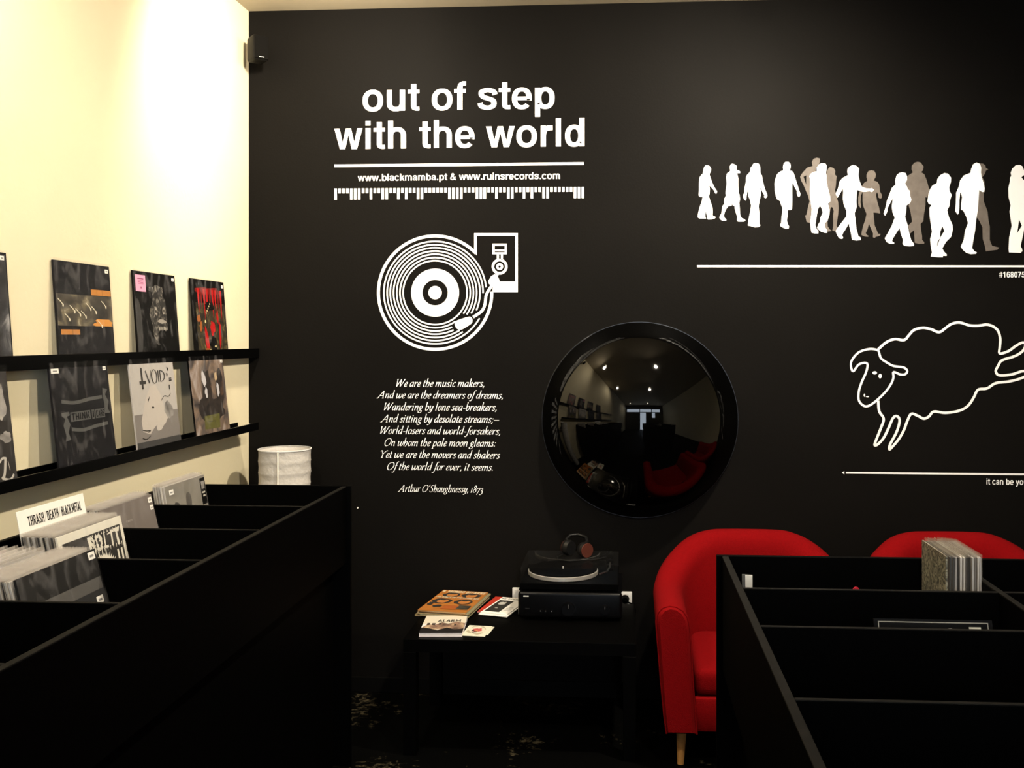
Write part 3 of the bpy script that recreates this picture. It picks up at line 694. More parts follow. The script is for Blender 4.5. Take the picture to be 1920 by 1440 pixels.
def sleeve(name, label, cat, origin, lean, facing='x', w=LP, h=LP, th=0.004, cover=None, items=None, bag=True, bagm=None, bagh=0.006, stickers=(), group=None, yawd=0.0, seed=0.0, bagw=0.004, amp=0.0022):
    """origin = bottom middle of the front; local x runs along the cover, y up the cover, z out of its face"""
    t = thing(name, label, cat, (0, 0, 0), 0, group)
    a = math.radians(lean)
    if facing == 'x': X, Y, Z = Vector((0, 1, 0)), Vector((-sin(a), 0, cos(a))), Vector((cos(a), 0, sin(a)))
    elif facing == '-x': X, Y, Z = Vector((0, -1, 0)), Vector((sin(a), 0, cos(a))), Vector((-cos(a), 0, sin(a)))
    else: X, Y, Z = Vector((1, 0, 0)), Vector((0, sin(a), cos(a))), Vector((0, -cos(a), sin(a)))
    mt = Matrix((X, Y, Z)).transposed().to_4x4()
    t.matrix_world = Matrix.Translation(origin) @ Matrix.Rotation(math.radians(yawd), 4, 'Z') @ mt
    obj('cover', box(B(), -w / 2, w / 2, 0, h, -th, 0.002, 0.0006, 1), cover or M_INK, t)
    if items: art(t, items, w=w, h=h)
    for q in stickers: sticker(t, *q, w=w, h=h)
    if bag:
        bm = B(); sheet(bm, w + bagw, h + bagh, 0.0042, amp, seed=seed); sheet(bm, w + bagw, h + bagh, -th - 0.0012, 0.0004, flip=True, seed=seed + 5)
        obj('plastic_sleeve', bm, bagm or M_BAG, t)
    return t
def sticker(t, u, v, lab=None, su=0.055, sv=0.038, w=LP, h=LP, z=0.0034, m=None, lines=True):
    bm = B()
    x, y = (u - 0.5) * w, v * h
    box(bm, x - su * w / 2 * 1.0, x + su * w / 2, y - sv * h / 2, y + sv * h / 2, z - 0.0003, z + 0.0006, 0.0002, 1)
    o = obj('price_sticker', bm, m or M_PAPER, t)
    if lines:
        bm = B(); fill(bm, rect(x - su * w * 0.3, y - sv * h * 0.16, x + su * w * 0.28, y + sv * h * 0.14), lambda a, b: Vector((a, b, z + 0.0009)))
        obj('price_print', bm, mat('grey_ink', (0.25, 0.24, 0.23), 0.6), o)
    return o
def blob(cx, cy, rx, ry, n=18, k=0.25, seed=0, rot=0.0):
    out = []
    for i in range(n):
        a = 2 * pi * i / n
        r = 1 + k * noise.noise(Vector((cos(a) * 1.7 + seed, sin(a) * 1.7, seed * 3.1)))* 2
        x, y = rx * r * cos(a), ry * r * sin(a)
        out.append((cx + x * cos(rot) - y * sin(rot), cy + x * sin(rot) + y * cos(rot)))
    return [out]
def inside(polys, x0=0.01, x1=0.99, y0=0.01, y1=0.99):
    return [[(min(x1, max(x0, p[0])), min(y1, max(y0, p[1]))) for p in q] for q in polys]

# ledges
LX1, LX2 = XL + 0.052, XL + 0.100
def ledge(label, lipX, zlt, zlb, y0, y1):
    t = thing('picture_ledge', label, 'shelf', (XL, (y0 + y1) / 2, zlb), 0, None)
    L = (y1 - y0) / 2
    d = lipX - XL
    obj('shelf_board', box(B(), 0.0005, d - 0.008, -L, L, 0, 0.010, 0.001, 1), M_BLKG, t)
    obj('front_lip', box(B(), d - 0.0075, d, -L, L, 0, zlt - zlb, 0.001, 1), M_BLKG, t)
    obj('back_lip', box(B(), 0.0005, 0.006, -L, L, 0.0105, 0.032, 0.001, 1), M_BLKG, t)
    return t
pu, pub = atX(0, 668, LX1), atX(0, 697, LX1)
pl, plb = atX(0, 904, LX2), atX(0, 928, LX2)
ledge('upper long black picture ledge on the cream wall', LX1, pu.z, pub.z, 1.1, 4.315)
ledge('lower long black picture ledge on the cream wall', LX2, pl.z, plb.z, 1.1, atX(485, 796, LX2).y)
for (px, py, X, lab) in ((467, 661, LX1, 'small white end clip above the upper ledge'), (467, 798, LX2, 'small white end clip at the lower ledge')):
    p = atY(px + 3, py, YW - 0.006)
    o = obj('end_clip', box(B(), -0.008, 0.008, -0.005, 0.005, -0.008, 0.008, 0.002), M_WHITE); o.location = (XL + 0.009, YW - 0.006, p.z)
    tag(o, lab + ' in the room corner', 'clip')

K = lambda v: (v, v * 0.95, v * 0.9)
D1 = mat('charcoal_cover', (0.010, 0.0095, 0.011), 0.5, 0.12, var=0.3, vscale=12)
D2 = mat('black_cover', (0.003, 0.0027, 0.0025), 0.5, 0.08)
P_BAND = ramp_mat('brown_photo_print', [(0.3, (0.01, 0.008, 0.006)), (0.5, (0.06, 0.05, 0.035)), (0.62, (0.16, 0.13, 0.08)), (0.75, (0.5, 0.45, 0.32))], 14, 5, stretch=(1, 1.6, 1), seed=3.1)
ORG = (0.50, 0.20, 0.04)
A_uphand = [(P_BAND, rect(0.01, 0.37, 0.99, 0.68)), (ORG, rect(0.62, 0.685, 0.99, 0.745)), (ORG, rect(0.05, 0.285, 0.37, 0.335)),
            ((0.62, 0.26, 0.05), inside(blob(0.82, 0.40, 0.20, 0.045, seed=2), 0.01, 0.99, 0.372, 0.6)),
            ((0.28, 0.12, 0.03), rect(0.24, 0.285, 0.25, 0.335) + rect(0.72, 0.685, 0.725, 0.745) + rect(0.82, 0.685, 0.825, 0.745))]
for k in range(9):
    u, v = 0.08 + 0.095 * k, 0.60 - 0.03 * (k % 4) - (0.11 if k % 3 == 1 else 0)
    A_uphand.append(((0.72, 0.66, 0.5), ribbon(catmull([(u - 0.05, v + 0.03), (u, v), (u + 0.03, v - 0.03)], 3), 0.010) + disc(u + 0.03, v - 0.03, 0.012, 0.018, 8)))
P_GREY = ramp_mat('grey_etching_print', [(0.36, (0.006, 0.005, 0.005)), (0.52, (0.03, 0.027, 0.023)), (0.66, (0.22, 0.20, 0.17))], 34, 6, dist=2.0, seed=1.0)
A_mask = [(K(0.035), blob(0.04, 0.36, 0.10, 0.33, seed=4, k=0.1)), (P_GREY, blob(0.53, 0.52, 0.21, 0.30, 22, 0.18, 1)),
          (P_GREY, blob(0.50, 0.80, 0.17, 0.055, seed=6)), (D2, blob(0.58, 0.27, 0.10, 0.10, seed=8)),
          ((0.30, 0.27, 0.23), blob(0.47, 0.56, 0.035, 0.05, seed=2) + blob(0.66, 0.57, 0.03, 0.045, seed=3) + blob(0.60, 0.44, 0.10, 0.025, seed=5)),
          (D2, disc(0.47, 0.555, 0.014, 0.02, 10) + disc(0.66, 0.565, 0.013, 0.02, 10)),
          ((0.4, 0.37, 0.32), sum([blob(0.53 + 0.035 * k, 0.355 + 0.008 * (k % 2), 0.011, 0.024, 8, 0.1, k) for k in range(6)], []))]
A_mask = [(c, inside(p)) for c, p in A_mask]
P_FOREST = ramp_mat('dark_painted_print', [(0.34, (0.008, 0.006, 0.004)), (0.5, (0.03, 0.022, 0.010)), (0.62, (0.07, 0.055, 0.02)), (0.76, (0.25, 0.18, 0.07))], 30, 8, dist=1.2, seed=6.0)
RD, RD2 = (0.42, 0.008, 0.008), (0.16, 0.008, 0.006)
A_red = [(P_FOREST, rect(0.10, 0.02, 0.97, 0.70)), (RD2, inside(blob(0.52, 0.86, 0.36, 0.05, 26, 0.3, 3)))]
for k in range(9):
    x = 0.19 + 0.083 * k; hh = 0.10 + 0.13 * abs(sin(k * 2.1 + 0.6))
    A_red.append((RD if k % 3 != 1 else RD2, [[(x - 0.03, 0.88), (x + 0.035, 0.88), (x + 0.025, 0.83 - hh * 0.5), (x, 0.84 - hh * 1.6), (x - 0.02, 0.83 - hh * 0.6)]]))
A_red += [(RD, blob(0.55, 0.385, 0.08, 0.09, seed=1) + blob(0.36, 0.20, 0.05, 0.18, seed=5, rot=0.1) + blob(0.77, 0.30, 0.03, 0.17, seed=7, rot=-0.1) + blob(0.72, 0.52, 0.03, 0.08, seed=9)),
          ((0.30, 0.09, 0.02), blob(0.36, 0.07, 0.09, 0.05, seed=2) + blob(0.16, 0.50, 0.05, 0.05, seed=3) + blob(0.2, 0.40, 0.04, 0.06, seed=4)),
          (D2, blob(0.54, 0.17, 0.10, 0.10, seed=6) + blob(0.48, 0.66, 0.13, 0.07, seed=8)),
          ((0.62, 0.52, 0.26), sum([disc(0.38 + 0.03 * k, 0.57 + 0.03 * k, 0.013, 0.013, 8) for k in range(5)], []) + disc(0.34, 0.46, 0.022, 0.022, 10) + disc(0.44, 0.09, 0.025, 0.02, 10) + disc(0.6, 0.14, 0.03, 0.015, 10))]
GT = (0.085, 0.085, 0.082)
def banner(y, x0, x1, s): return ribbon(catmull([(x0, y + 0.012 * s), (x0 + (x1 - x0) * 0.3, y - 0.012 * s), (x0 + (x1 - x0) * 0.65, y + 0.006 * s), (x1, y + 0.016 * s)], 6), 0.034)
A_think = [(GT, banner(0.655, 0.14, 0.84, 1) + banner(0.385, 0.26, 0.90, 1)), (GT, rect(0.26, 0.465, 0.60, 0.555) + rect(0.625, 0.465, 0.675, 0.555) + rect(0.69, 0.465, 0.86, 0.555)),
           (GT, Pg(0.12, 0.56, 0.24, 0.565, 0.25, 0.53, 0.2, 0.52, 0.24, 0.44, 0.20, 0.37, 0.23, 0.30, 0.14, 0.29, 0.16, 0.34, 0.13, 0.44, 0.17, 0.5, 0.12, 0.53)),
           (GT, Pg(0.86, 0.76, 0.95, 0.74, 0.90, 0.69, 0.95, 0.62, 0.92, 0.55, 0.96, 0.50, 0.86, 0.50, 0.87, 0.60, 0.85, 0.68)),
           (D1, fit('THINK', CAPS, 0.275, 0.585, 0.478, 0.093) + fit('I', CAPS, 0.64, 0.66, 0.478, 0.093) + fit('CARE', CAPS, 0.70, 0.85, 0.478, 0.093))]
LG, MG, INK = (0.50, 0.45, 0.40), (0.20, 0.18, 0.165), (0.03, 0.028, 0.025)
P_SMUDGE = ramp_mat('smudged_grey_print', [(0.3, (0.12, 0.11, 0.10)), (0.5, (0.3, 0.28, 0.26)), (0.7, (0.52, 0.48, 0.43))], 16, 5, seed=8)
serif = {}
A_void = [(MG, rect(0, 0.13, 1, 0.43)), ((0.05, 0.048, 0.047), rect(0, 0, 1, 0.13)),
          (LG, Pg(0.30, 0.20, 0.15, 0.24, 0.14, 0.36, 0.28, 0.60, 0.40, 0.72, 0.52, 0.74, 0.62, 0.62, 0.70, 0.42, 0.62, 0.34, 0.42, 0.27)),
          (LG, blob(0.62, 0.33, 0.16, 0.06, seed=3, rot=0.5)), (P_SMUDGE, blob(0.78, 0.43, 0.10, 0.10, seed=5)),
          (INK, rect(0.225, 0.70, 0.262, 0.935) + rect(0.18, 0.755, 0.32, 0.79)),
          (INK, ribbon([(0.33, 0.90), (0.40, 0.76)], 0.022) + ribbon([(0.40, 0.76), (0.455, 0.90)], 0.010)),
          (INK, arcr(0.52, 0.83, 0.07, 0.08, 0.048, 0.075, e=2.0) + rect(0.605, 0.765, 0.625, 0.895) + rect(0.65, 0.765, 0.668, 0.895) + arcr(0.66, 0.83, 0.11, 0.066, 0.088, 0.058, -90, 90, e=2)),
          (INK, Pg(0.83, 0.93, 0.87, 0.91, 0.86, 0.88, 0.84, 0.89) + Pg(0.80, 0.86, 0.84, 0.85, 0.83, 0.82, 0.81, 0.82) + rect(0.86, 0.79, 0.92, 0.80) + rect(0.86, 0.765, 0.92, 0.78) + rect(0.84, 0.665, 0.862, 0.72)),
          (INK, ribbon(catmull([(0.14, 0.26), (0.22, 0.245), (0.31, 0.24), (0.25, 0.225)], 4), 0.009) + ribbon(catmull([(0.36, 0.61), (0.32, 0.56), (0.33, 0.59)], 3), 0.01) + blob(0.42, 0.49, 0.03, 0.012, 8, 0.4, 2) + ribbon(catmull([(0.12, 0.175), (0.2, 0.155), (0.3, 0.185)], 4), 0.009) + ribbon(catmull([(0.62, 0.55), (0.70, 0.60), (0.8, 0.59), (0.86, 0.62)], 4), 0.008))]
P_OIL = ramp_mat('smeared_oil_print', [(0.28, (0.012, 0.010, 0.012)), (0.42, (0.07, 0.055, 0.05)), (0.55, (0.19, 0.13, 0.09)), (0.68, (0.34, 0.29, 0.27)), (0.8, (0.55, 0.52, 0.52))], 9, 9, dist=1.5, stretch=(1.3, 0.8, 1), seed=2.4)
P_OILD = ramp_mat('dark_oil_print', [(0.3, (0.01, 0.008, 0.008)), (0.6, (0.03, 0.022, 0.018)), (0.78, (0.16, 0.08, 0.04))], 14, 8, dist=1.2, seed=5.4)
A_oil = [(P_OIL, rect(0.005, 0.005, 0.995, 0.995)), (P_OILD, inside(blob(0.44, 0.60, 0.15, 0.26, 22, 0.2, 2) + blob(0.80, 0.62, 0.13, 0.24, 22, 0.2, 4) + blob(0.52, 0.36, 0.36, 0.16, 24, 0.25, 7))),
         ((0.50, 0.48, 0.50), blob(0.37, 0.74, 0.055, 0.10, 16, 0.3, 5, 0.1) + blob(0.40, 0.57, 0.035, 0.07, 14, 0.3, 6) + blob(0.75, 0.60, 0.035, 0.11, 14, 0.3, 8, 0.1)),
         ((0.45, 0.33, 0.2), blob(0.73, 0.77, 0.04, 0.06, 14, 0.3, 3)), ((0.10, 0.095, 0.025), Pg(0.26, 0.12, 0.70, 0.11, 0.72, 0.29, 0.28, 0.285)), (INK, ribbon([(0.38, 0.21), (0.58, 0.205)], 0.006) + ribbon([(0.56, 0.21), (0.57, 0.15)], 0.005))]
P_PHOTO = ramp_mat('night_photo_print', [(0.4, (0.012, 0.012, 0.014)), (0.58, (0.05, 0.05, 0.055)), (0.75, (0.35, 0.34, 0.34))], 11, 7, dist=1.0, seed=9)
A_dark = [(P_PHOTO, rect(0.02, 0.02, 0.98, 0.98))]
SK = (0.30, 0.27, 0.23)
A_skull = [((0.03, 0.027, 0.025), rect(0, 0, 1, 1)), (P_SMUDGE, inside(blob(0.86, 0.72, 0.10, 0.16, seed=3)) + inside(blob(0.90, 0.42, 0.07, 0.05, seed=6))),
           ((0.5, 0.47, 0.42), ribbon(catmull([(0.79, 0.22), (0.83, 0.25), (0.88, 0.245)], 4), 0.02) + ribbon(catmull([(0.87, 0.25), (0.84, 0.12), (0.80, 0.08)], 4), 0.03) + ribbon(catmull([(0.80, 0.09), (0.90, 0.06), (0.96, 0.10)], 4), 0.022) + ribbon(catmull([(0.90, 0.22), (0.915, 0.14)], 3), 0.006))]

UZ, LZ = pub.z + 0.0105, plb.z + 0.0105
def up(label, pxl, pyl, pxr, items, st=(), **k):
    X = LX1 - 0.020
    a, b = atX(pxl, 660, X), atX(pxr, 656, X)
    h = 0.318
    return sleeve('record_sleeve', label, 'record', (X, (a.y + b.y) / 2, UZ), 4.2, cover=k.pop('cover', D1), items=items, stickers=st, group='records on the upper ledge', h=h, **k)
def low(label, pxl, pxr, items, st=(), **k):
    X = LX2 - 0.016
    a, b = atX(pxl, 870, X), atX(pxr, 850, X)
    return sleeve('record_sleeve', label, 'record', (X, (a.y + b.y) / 2, LZ), 6.4, cover=k.pop('cover', D1), items=items, stickers=st, group='records on the lower ledge', h=0.318, bagh=0.014, **k)
up('dark photographic record sleeve cut by the left edge, on the upper ledge', -128, 660, 25, A_dark, [(0.93, 0.95)], seed=1)
up('charcoal record sleeve with brown photo band and orange bars', 108, 660, 219, A_uphand, [(0.93, 0.945)], seed=2, bagh=0.008)
up('black record sleeve with grey mask face and pink note', 257, 657, 339, A_mask, [(0.93, 0.945)], cover=D2, seed=3)
t = [o for o in bpy.data.objects if o.get('label') == 'black record sleeve with grey mask face and pink note'][0]
bm = B(); box(bm, -0.148, -0.078, 0.245, 0.304, 0.0050, 0.0058)
no = obj('pink_note', bm, mat('pink_paper', (0.75, 0.32, 0.46), 0.6), t); no['label'] = 'pink paper note'
bm = B(); fill(bm, rect(-0.135, 0.289, -0.092, 0.292) + rect(-0.132, 0.282, -0.09, 0.2835) + rect(-0.132, 0.277, -0.094, 0.2785) + rect(-0.130, 0.272, -0.092, 0.2735) + disc(-0.112, 0.259, 0.004), lambda x, y: Vector((x, y, 0.0062)))
obj('note_print', bm, mat('note_ink', (0.25, 0.05, 0.12), 0.6), no)
up('black record sleeve with dripping red title and red figures', 365, 657, 429, A_red, [(0.93, 0.935)], cover=D2, seed=4)
low('black record sleeve with pale gothic letter, cut by the left edge, lower ledge', -122, 31, A_skull, [(0.85, 0.955, None, 0.11)], cover=D2, seed=5)
low('black record sleeve with grey THINK I CARE banner', 108, 222, A_think, [(0.08, 0.955, None, 0.12, 0.045), (0.93, 0.955)], seed=6)
low('white and grey VOID record sleeve with upside down cross', 257, 341, A_void, [], cover=mat('pale_grey_cover', (0.44, 0.41, 0.38), 0.5), seed=7)
low('brown smeared painting record sleeve with two dark heads', 368, 432, A_oil, [(0.94, 0.955)], cover=D2, seed=8)

# ------------------------------------------------------------------ record bins
ZB, ZBOT = 1.057, 0.768
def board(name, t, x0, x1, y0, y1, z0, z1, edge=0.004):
    """black board with a lighter strip along its top edge"""
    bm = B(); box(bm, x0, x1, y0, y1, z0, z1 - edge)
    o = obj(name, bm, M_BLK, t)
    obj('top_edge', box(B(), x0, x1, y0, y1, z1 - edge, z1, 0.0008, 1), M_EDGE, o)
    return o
def bin_unit(label, x0, x1, yend, divs, ynear, end_out, mid=None):
    t = thing('record_bin', label, 'record bin', ((x0 + x1) / 2, (yend + ynear) / 2, 0))
    ox, oy = t.location.x, t.location.y
    X0, X1, Y0, Y1 = x0 - ox, x1 - ox, ynear - oy, yend - oy
    th = 0.016
    obj('end_panel', box(B(), X0 - end_out[0], X1 + end_out[1], Y1, Y1 + th, 0, ZB + 0.001, 0.0008, 1), M_BLK, t)
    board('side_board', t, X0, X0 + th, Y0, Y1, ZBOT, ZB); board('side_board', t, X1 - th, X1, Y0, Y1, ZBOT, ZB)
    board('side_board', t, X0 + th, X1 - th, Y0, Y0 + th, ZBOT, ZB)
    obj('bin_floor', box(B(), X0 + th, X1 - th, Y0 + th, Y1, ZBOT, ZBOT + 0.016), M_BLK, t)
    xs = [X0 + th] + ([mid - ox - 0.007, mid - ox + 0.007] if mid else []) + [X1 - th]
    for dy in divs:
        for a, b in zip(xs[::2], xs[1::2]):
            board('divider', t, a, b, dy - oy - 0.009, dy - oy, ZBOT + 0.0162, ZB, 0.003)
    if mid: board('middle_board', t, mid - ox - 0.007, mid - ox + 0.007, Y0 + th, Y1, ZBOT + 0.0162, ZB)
    obj('base_cabinet', box(B(), X0 + 0.05, X1 - 0.05, Y0 + 0.03, Y1, 0.0, ZBOT - 0.001, 0.002, 1), M_BLK, t)
    return t
fy = lambda y: F * (CH - ZB) / (y - PY)
lend = atZ(657, 912, ZB)
LFX = lend.x
LD = [3.207, 2.815, 2.430, 2.039, 1.659, 1.275]
LD = [atZ(*q, ZB).y for q in ((500, 948), (440, 992), (370, 1049), (220, 1129), (20, 1243))] 
LD.append(LD[-1] - 0.385)
bin_unit('long black record bin along the cream wall, left side', XL + 0.004, LFX - 0.016, lend.y, LD, LD[-1] - 0.40, (0, 0.016))
rend = atZ(1344, 1043, ZB)
RD_ = [atZ(*q, ZB).y for q in ((1395, 1101), (1427, 1171.7), (1492, 1307.5))]
RX0 = atZ(1355, 1045, ZB).x
MIDX = atZ(1880, 1112, ZB).x
bin_unit('wide black record bin in the right foreground', RX0, 2 * MIDX - RX0, rend.y, RD_ + [RD_[-1] - 0.38], RD_[-1] - 0.80, (RX0 - rend.x, 0.012), MIDX)

SPINES = [(0.5, 0.47, 0.42), (0.05, 0.05, 0.05), (0.32, 0.16, 0.2), (0.02, 0.02, 0.02), (0.16, 0.15, 0.14), (0.4, 0.38, 0.36), (0.1, 0.1, 0.13), (0.28, 0.2, 0.22), (0.55, 0.52, 0.48), (0.03, 0.03, 0.035)]
WORD = {0: 'white', 1: 'black', 2: 'pinkish', 3: 'black', 4: 'dark grey', 5: 'light grey', 6: 'blue-black', 7: 'mauve', 8: 'cream', 9: 'black'}
BH = 0.318
proto = {}
def stock(idx, org, lean, group, label, w=LP, h=BH, jit=0.004, bagh=0.010):
    """plain bagged record; cover and bag meshes are shared between copies"""
    key = (idx, w, h)
    if key not in proto:
        proto[key] = sleeve('record_sleeve', label, 'record', org, lean, w=w, h=h, th=0.003, cover=colmat(SPINES[idx]), bagm=M_BAGM, bagh=bagh, group=group, seed=idx * 2.3, amp=0.0012)
        t = proto[key]
    else:
        src = proto[key]; t = src.copy(); C.objects.link(t)
        for ch in src.children:
            c2 = ch.copy(); C.objects.link(c2); c2.parent = t; c2.matrix_parent_inverse = Matrix()
        t['label'] = label; t['group'] = group
    a = math.radians(lean)
    X, Y, Z = Vector((0, 1, 0)), Vector((-sin(a), 0, cos(a))), Vector((cos(a), 0, sin(a)))
    t.matrix_world = Matrix.Translation(Vector(org) + Vector((0, rnd.uniform(-jit, jit), 0))) @ Matrix((X, Y, Z)).transposed().to_4x4()
    return t
BF = ZBOT + 0.0165
ORD = ['first', 'second', 'third', 'fourth', 'fifth', 'sixth', 'seventh', 'eighth', 'ninth', 'tenth', 'eleventh', 'twelfth', 'thirteenth', 'fourteenth']
def stack(front, back, ymid, lean, group, where, colours, h=BH):
    n = len(colours)
    for k in range(n):
        X = front + (back - front) * k / max(1, n - 1)      # X of the foot of each sleeve
        i = colours[k]
        stock(i, (X, ymid, BF), lean, group, f'{WORD[i]} bagged record sleeve, {ORD[k]} {where}', h=h)
def foot(px, py, Yright, lean, h=BH):
    """foot position from the picked top right corner of a front cover and the depth of that edge"""
    p = atY(px, py, Yright); a = math.radians(lean)
    return Vector((p.x + h * sin(a), p.y - LP / 2, BF)), p
# cell 4 (nearest filled): dark sleeve in front
f4, p4 = foot(175, 1027, LD[2] - 0.016, 15, 0.312)
y4 = f4.y
DK = mat('olive_black_cover', (0.014, 0.0135, 0.013), 0.45, 0.3, var=0.5, vscale=9)
A_inner = [(DK, rect(0, 0, 1, 1)), ((0.10, 0.095, 0.09), Pg(0.10, 0.68, 0.985, 0.68, 0.985, 0.775, 0.10, 0.775)), ((0.026, 0.026, 0.027), rect(0.10, 0, 0.985, 0.68))]
sleeve('record_sleeve', 'front charcoal record sleeve with grey band, nearest filled compartment of the left bin', 'record', (f4.x, y4, BF), 15, cover=DK, items=A_inner, h=0.310, seed=11,
       stickers=[(0.93, 0.955, None, 0.09, 0.06), (0.90, 0.60, None, 0.09, 0.06)], group='front records in the left bin', bagh=0.008)
t = [o for o in bpy.data.objects if o.get('label', '').startswith('front charcoal record sleeve')][0]
stack(f4.x - 0.014, f4.x - 0.088, y4, 15, 'records behind the charcoal sleeve', 'behind the front charcoal sleeve', [8, 0, 1, 5, 2, 0, 4, 1, 2, 3], 0.305)
stack(f4.x - 0.135, XL + 0.305 * sin(math.radians(14)) + 0.018, y4 - 0.004, 14, 'records against the wall behind the charcoal sleeve', 'of the rear group by the wall, nearest compartment', [5, 4, 8, 0, 7, 3, 5, 1, 8, 4, 0], 0.305)
# cell 3: black and white sleeve, sign card
f3, p3 = foot(224, 962, LD[1] - 0.016, 12)
y3 = f3.y
WB = (0.74, 0.70, 0.60)
def spiky(cx, cy, r0, r1, n=46):
    o = []
    for k in range(n * 2):
        a = 2 * pi * k / (n * 2); r = (r1 * (0.92 + 0.12 * sin(k * 1.7))) if k % 2 else r0
        o.append((cx + r * cos(a), cy + r * sin(a)))
    return [o]
bt = fit('BOLTT', CAPS, 0.42, 0.93, 0.765, 0.20)
jag = lambda ps, k: [[(p[0] + k * noise.noise(Vector((p[0] * 90, p[1] * 90, 1))), p[1] + k * noise.noise(Vector((p[0] * 90, p[1] * 90, 7)))) for p in q] for q in ps]
bt = jag(bt, 0.035)
for k in range(11):
    x = 0.44 + 0.048 * k; bt += [[(x, 0.90), (x + 0.018, 0.90), (x + 0.012, 0.925)], [(x + 0.01, 0.775), (x + 0.024, 0.775), (x + 0.012, 0.735)]]
side_l = []
for k, ch in enumerate('URO'):
    side_l += fit(ch, CAPS, 0.835, 0.925, 0.60 - 0.165 * k, 0.17)
A_bolt = [(WB, rect(0, 0, 1, 1)), (INK, rect(0.05, 0.03, 0.955, 0.93)), (WB, bt + side_l),
          (WB, inside(spiky(0.60, 0.53, 0.18, 0.25), 0.06, 0.95, 0.04, 0.92)), ((0.16, 0.15, 0.12), blob(0.57, 0.55, 0.07, 0.12, 18, 0.35, 3)), (WB, blob(0.60, 0.56, 0.02, 0.04, 10, 0.3, 6)), (INK, ribbon(catmull([(0.45, 0.2), (0.55, 0.3), (0.62, 0.2), (0.72, 0.28)], 4), 0.012))]
sleeve('record_sleeve', 'white bordered record sleeve with jagged BOLT lettering and white burst', 'record', (f3.x, y3, BF), 12, cover=mat('cream_card_cover', WB, 0.6), items=A_bolt, h=BH, seed=12, group='front records in the left bin', bagh=0.004)
stack(f3.x - 0.010, f3.x - 0.092, y3, 12, 'records behind the jagged lettering sleeve', 'behind the jagged lettering sleeve', [1, 4, 5, 3, 0, 9, 4, 5, 1, 8, 4, 3])
# sign card
sx = f3.x - BH * sin(math.radians(13)) - 0.100
sa, sb = atX(22, 960, sx), atX(150, 927, sx)
ct = thing('genre_card', 'white divider card lettered THRASH / DEATH / BLACK METAL', 'sign')
a = math.radians(11)
ct.matrix_world = Matrix.Translation((sx + 0.36 * sin(a), y3 + 0.0, BF)) @ Matrix((Vector((0, 1, 0)), Vector((-sin(a), 0, cos(a))), Vector((cos(a), 0, sin(a))))).transposed().to_4x4()
hc = (sb.z - BF) / cos(a)
obj('card', box(B(), -0.155, 0.155, 0, hc, -0.002, 0, 0.0004, 1), M_PAPER, ct)
bm = B(); fill(bm, fit('THRASH', CAPS, -0.115, -0.045, hc - 0.046, 0.038) + fit('DEATH', CAPS, -0.030, 0.022, hc - 0.046, 0.038) + fit('BLACK METAL', CAPS, 0.037, 0.134, hc - 0.046, 0.038), lambda x, y: Vector((x, y, 0.0006)), 0, (0, 0, 0.00001))
obj('lettering', bm, M_INK, ct)
bm = B(); fill(bm, fit('/', CAPS, -0.042, -0.034, hc - 0.046, 0.038) + fit('/', CAPS, 0.025, 0.033, hc - 0.046, 0.038), lambda x, y: Vector((x, y, 0.0006)))
obj('slashes', bm, mat('slash_ink', (0.35, 0.33, 0.3), 0.6), ct)
# cell 2: plain grey-brown sleeve
f2, p2 = foot(282, 922, LD[0] - 0.016, 13)
y2 = f2.y
A_plain = [((0.27, 0.235, 0.205), fit('LUNAR', CAPS, 0.43, 0.53, 0.80, 0.035))]
A_plain = [((0.32, 0.29, 0.26), sum([rect(0.42 + 0.024 * k, 0.80, 0.435 + 0.024 * k, 0.822) for k in range(5)], []))]
sleeve('record_sleeve', 'plain taupe record sleeve with two price stickers', 'record', (f2.x, y2, BF), 13, cover=mat('taupe_cover', (0.165, 0.14, 0.125), 0.6, 0.3, var=0.05, vscale=3), items=A_plain, h=BH, seed=13,
       stickers=[(0.94, 0.945, None, 0.07, 0.055), (0.945, 0.865, None, 0.06, 0.05)], group='front records in the left bin', bagh=0.004)
stack(f2.x - 0.009, f2.x - 0.050, y2, 13, 'records behind the taupe sleeve', 'behind the plain taupe sleeve', [4, 5, 0, 3, 5, 1])
# cell 1: grey sleeve with oval portraits
f1, p1 = foot(381, 888, lend.y - 0.012, 9)
y1 = f1.y
P_MIST = ramp_mat('misty_grey_print', [(0.3, (0.18, 0.165, 0.14)), (0.7, (0.34, 0.31, 0.26))], 5, 3, seed=2)
OV = (0.05, 0.045, 0.04)
A_oval = [(P_MIST, rect(0.01, 0, 0.99, 1)), (OV, blob(0.23, 0.70, 0.085, 0.10, 20, 0.08, 1) + blob(0.26, 0.36, 0.085, 0.10, 20, 0.08, 4) + blob(0.53, 0.35, 0.08, 0.09, 20, 0.12, 5) + blob(0.76, 0.42, 0.08, 0.11, 20, 0.08, 3)),
          ((0.10, 0.09, 0.08), blob(0.53, 0.76, 0.07, 0.105, 20, 0.06, 2)), (D2, rect(0.86, 0.66, 0.99, 0.97)), (P_SMUDGE, rect(0.885, 0.84, 0.965, 0.93)), ((0.5, 0.47, 0.4), rect(0.885, 0.79, 0.965, 0.81) + rect(0.90, 0.75, 0.96, 0.77))]
sleeve('record_sleeve', 'grey record sleeve with dark ovals, at the far end of the left bin', 'record', (f1.x, y1, BF), 9, cover=mat('pale_grey_cover', (0.44, 0.41, 0.38)), items=A_oval, h=BH, seed=14,
       stickers=[(0.14, 0.92, None, 0.10, 0.055)], group='front records in the left bin', bagh=0.006)
stack(f1.x - 0.008, f1.x - 0.034, y1 - 0.006, 9, 'records behind the sleeve with ovals', 'behind the sleeve with dark ovals', [8, 5, 0, 8])

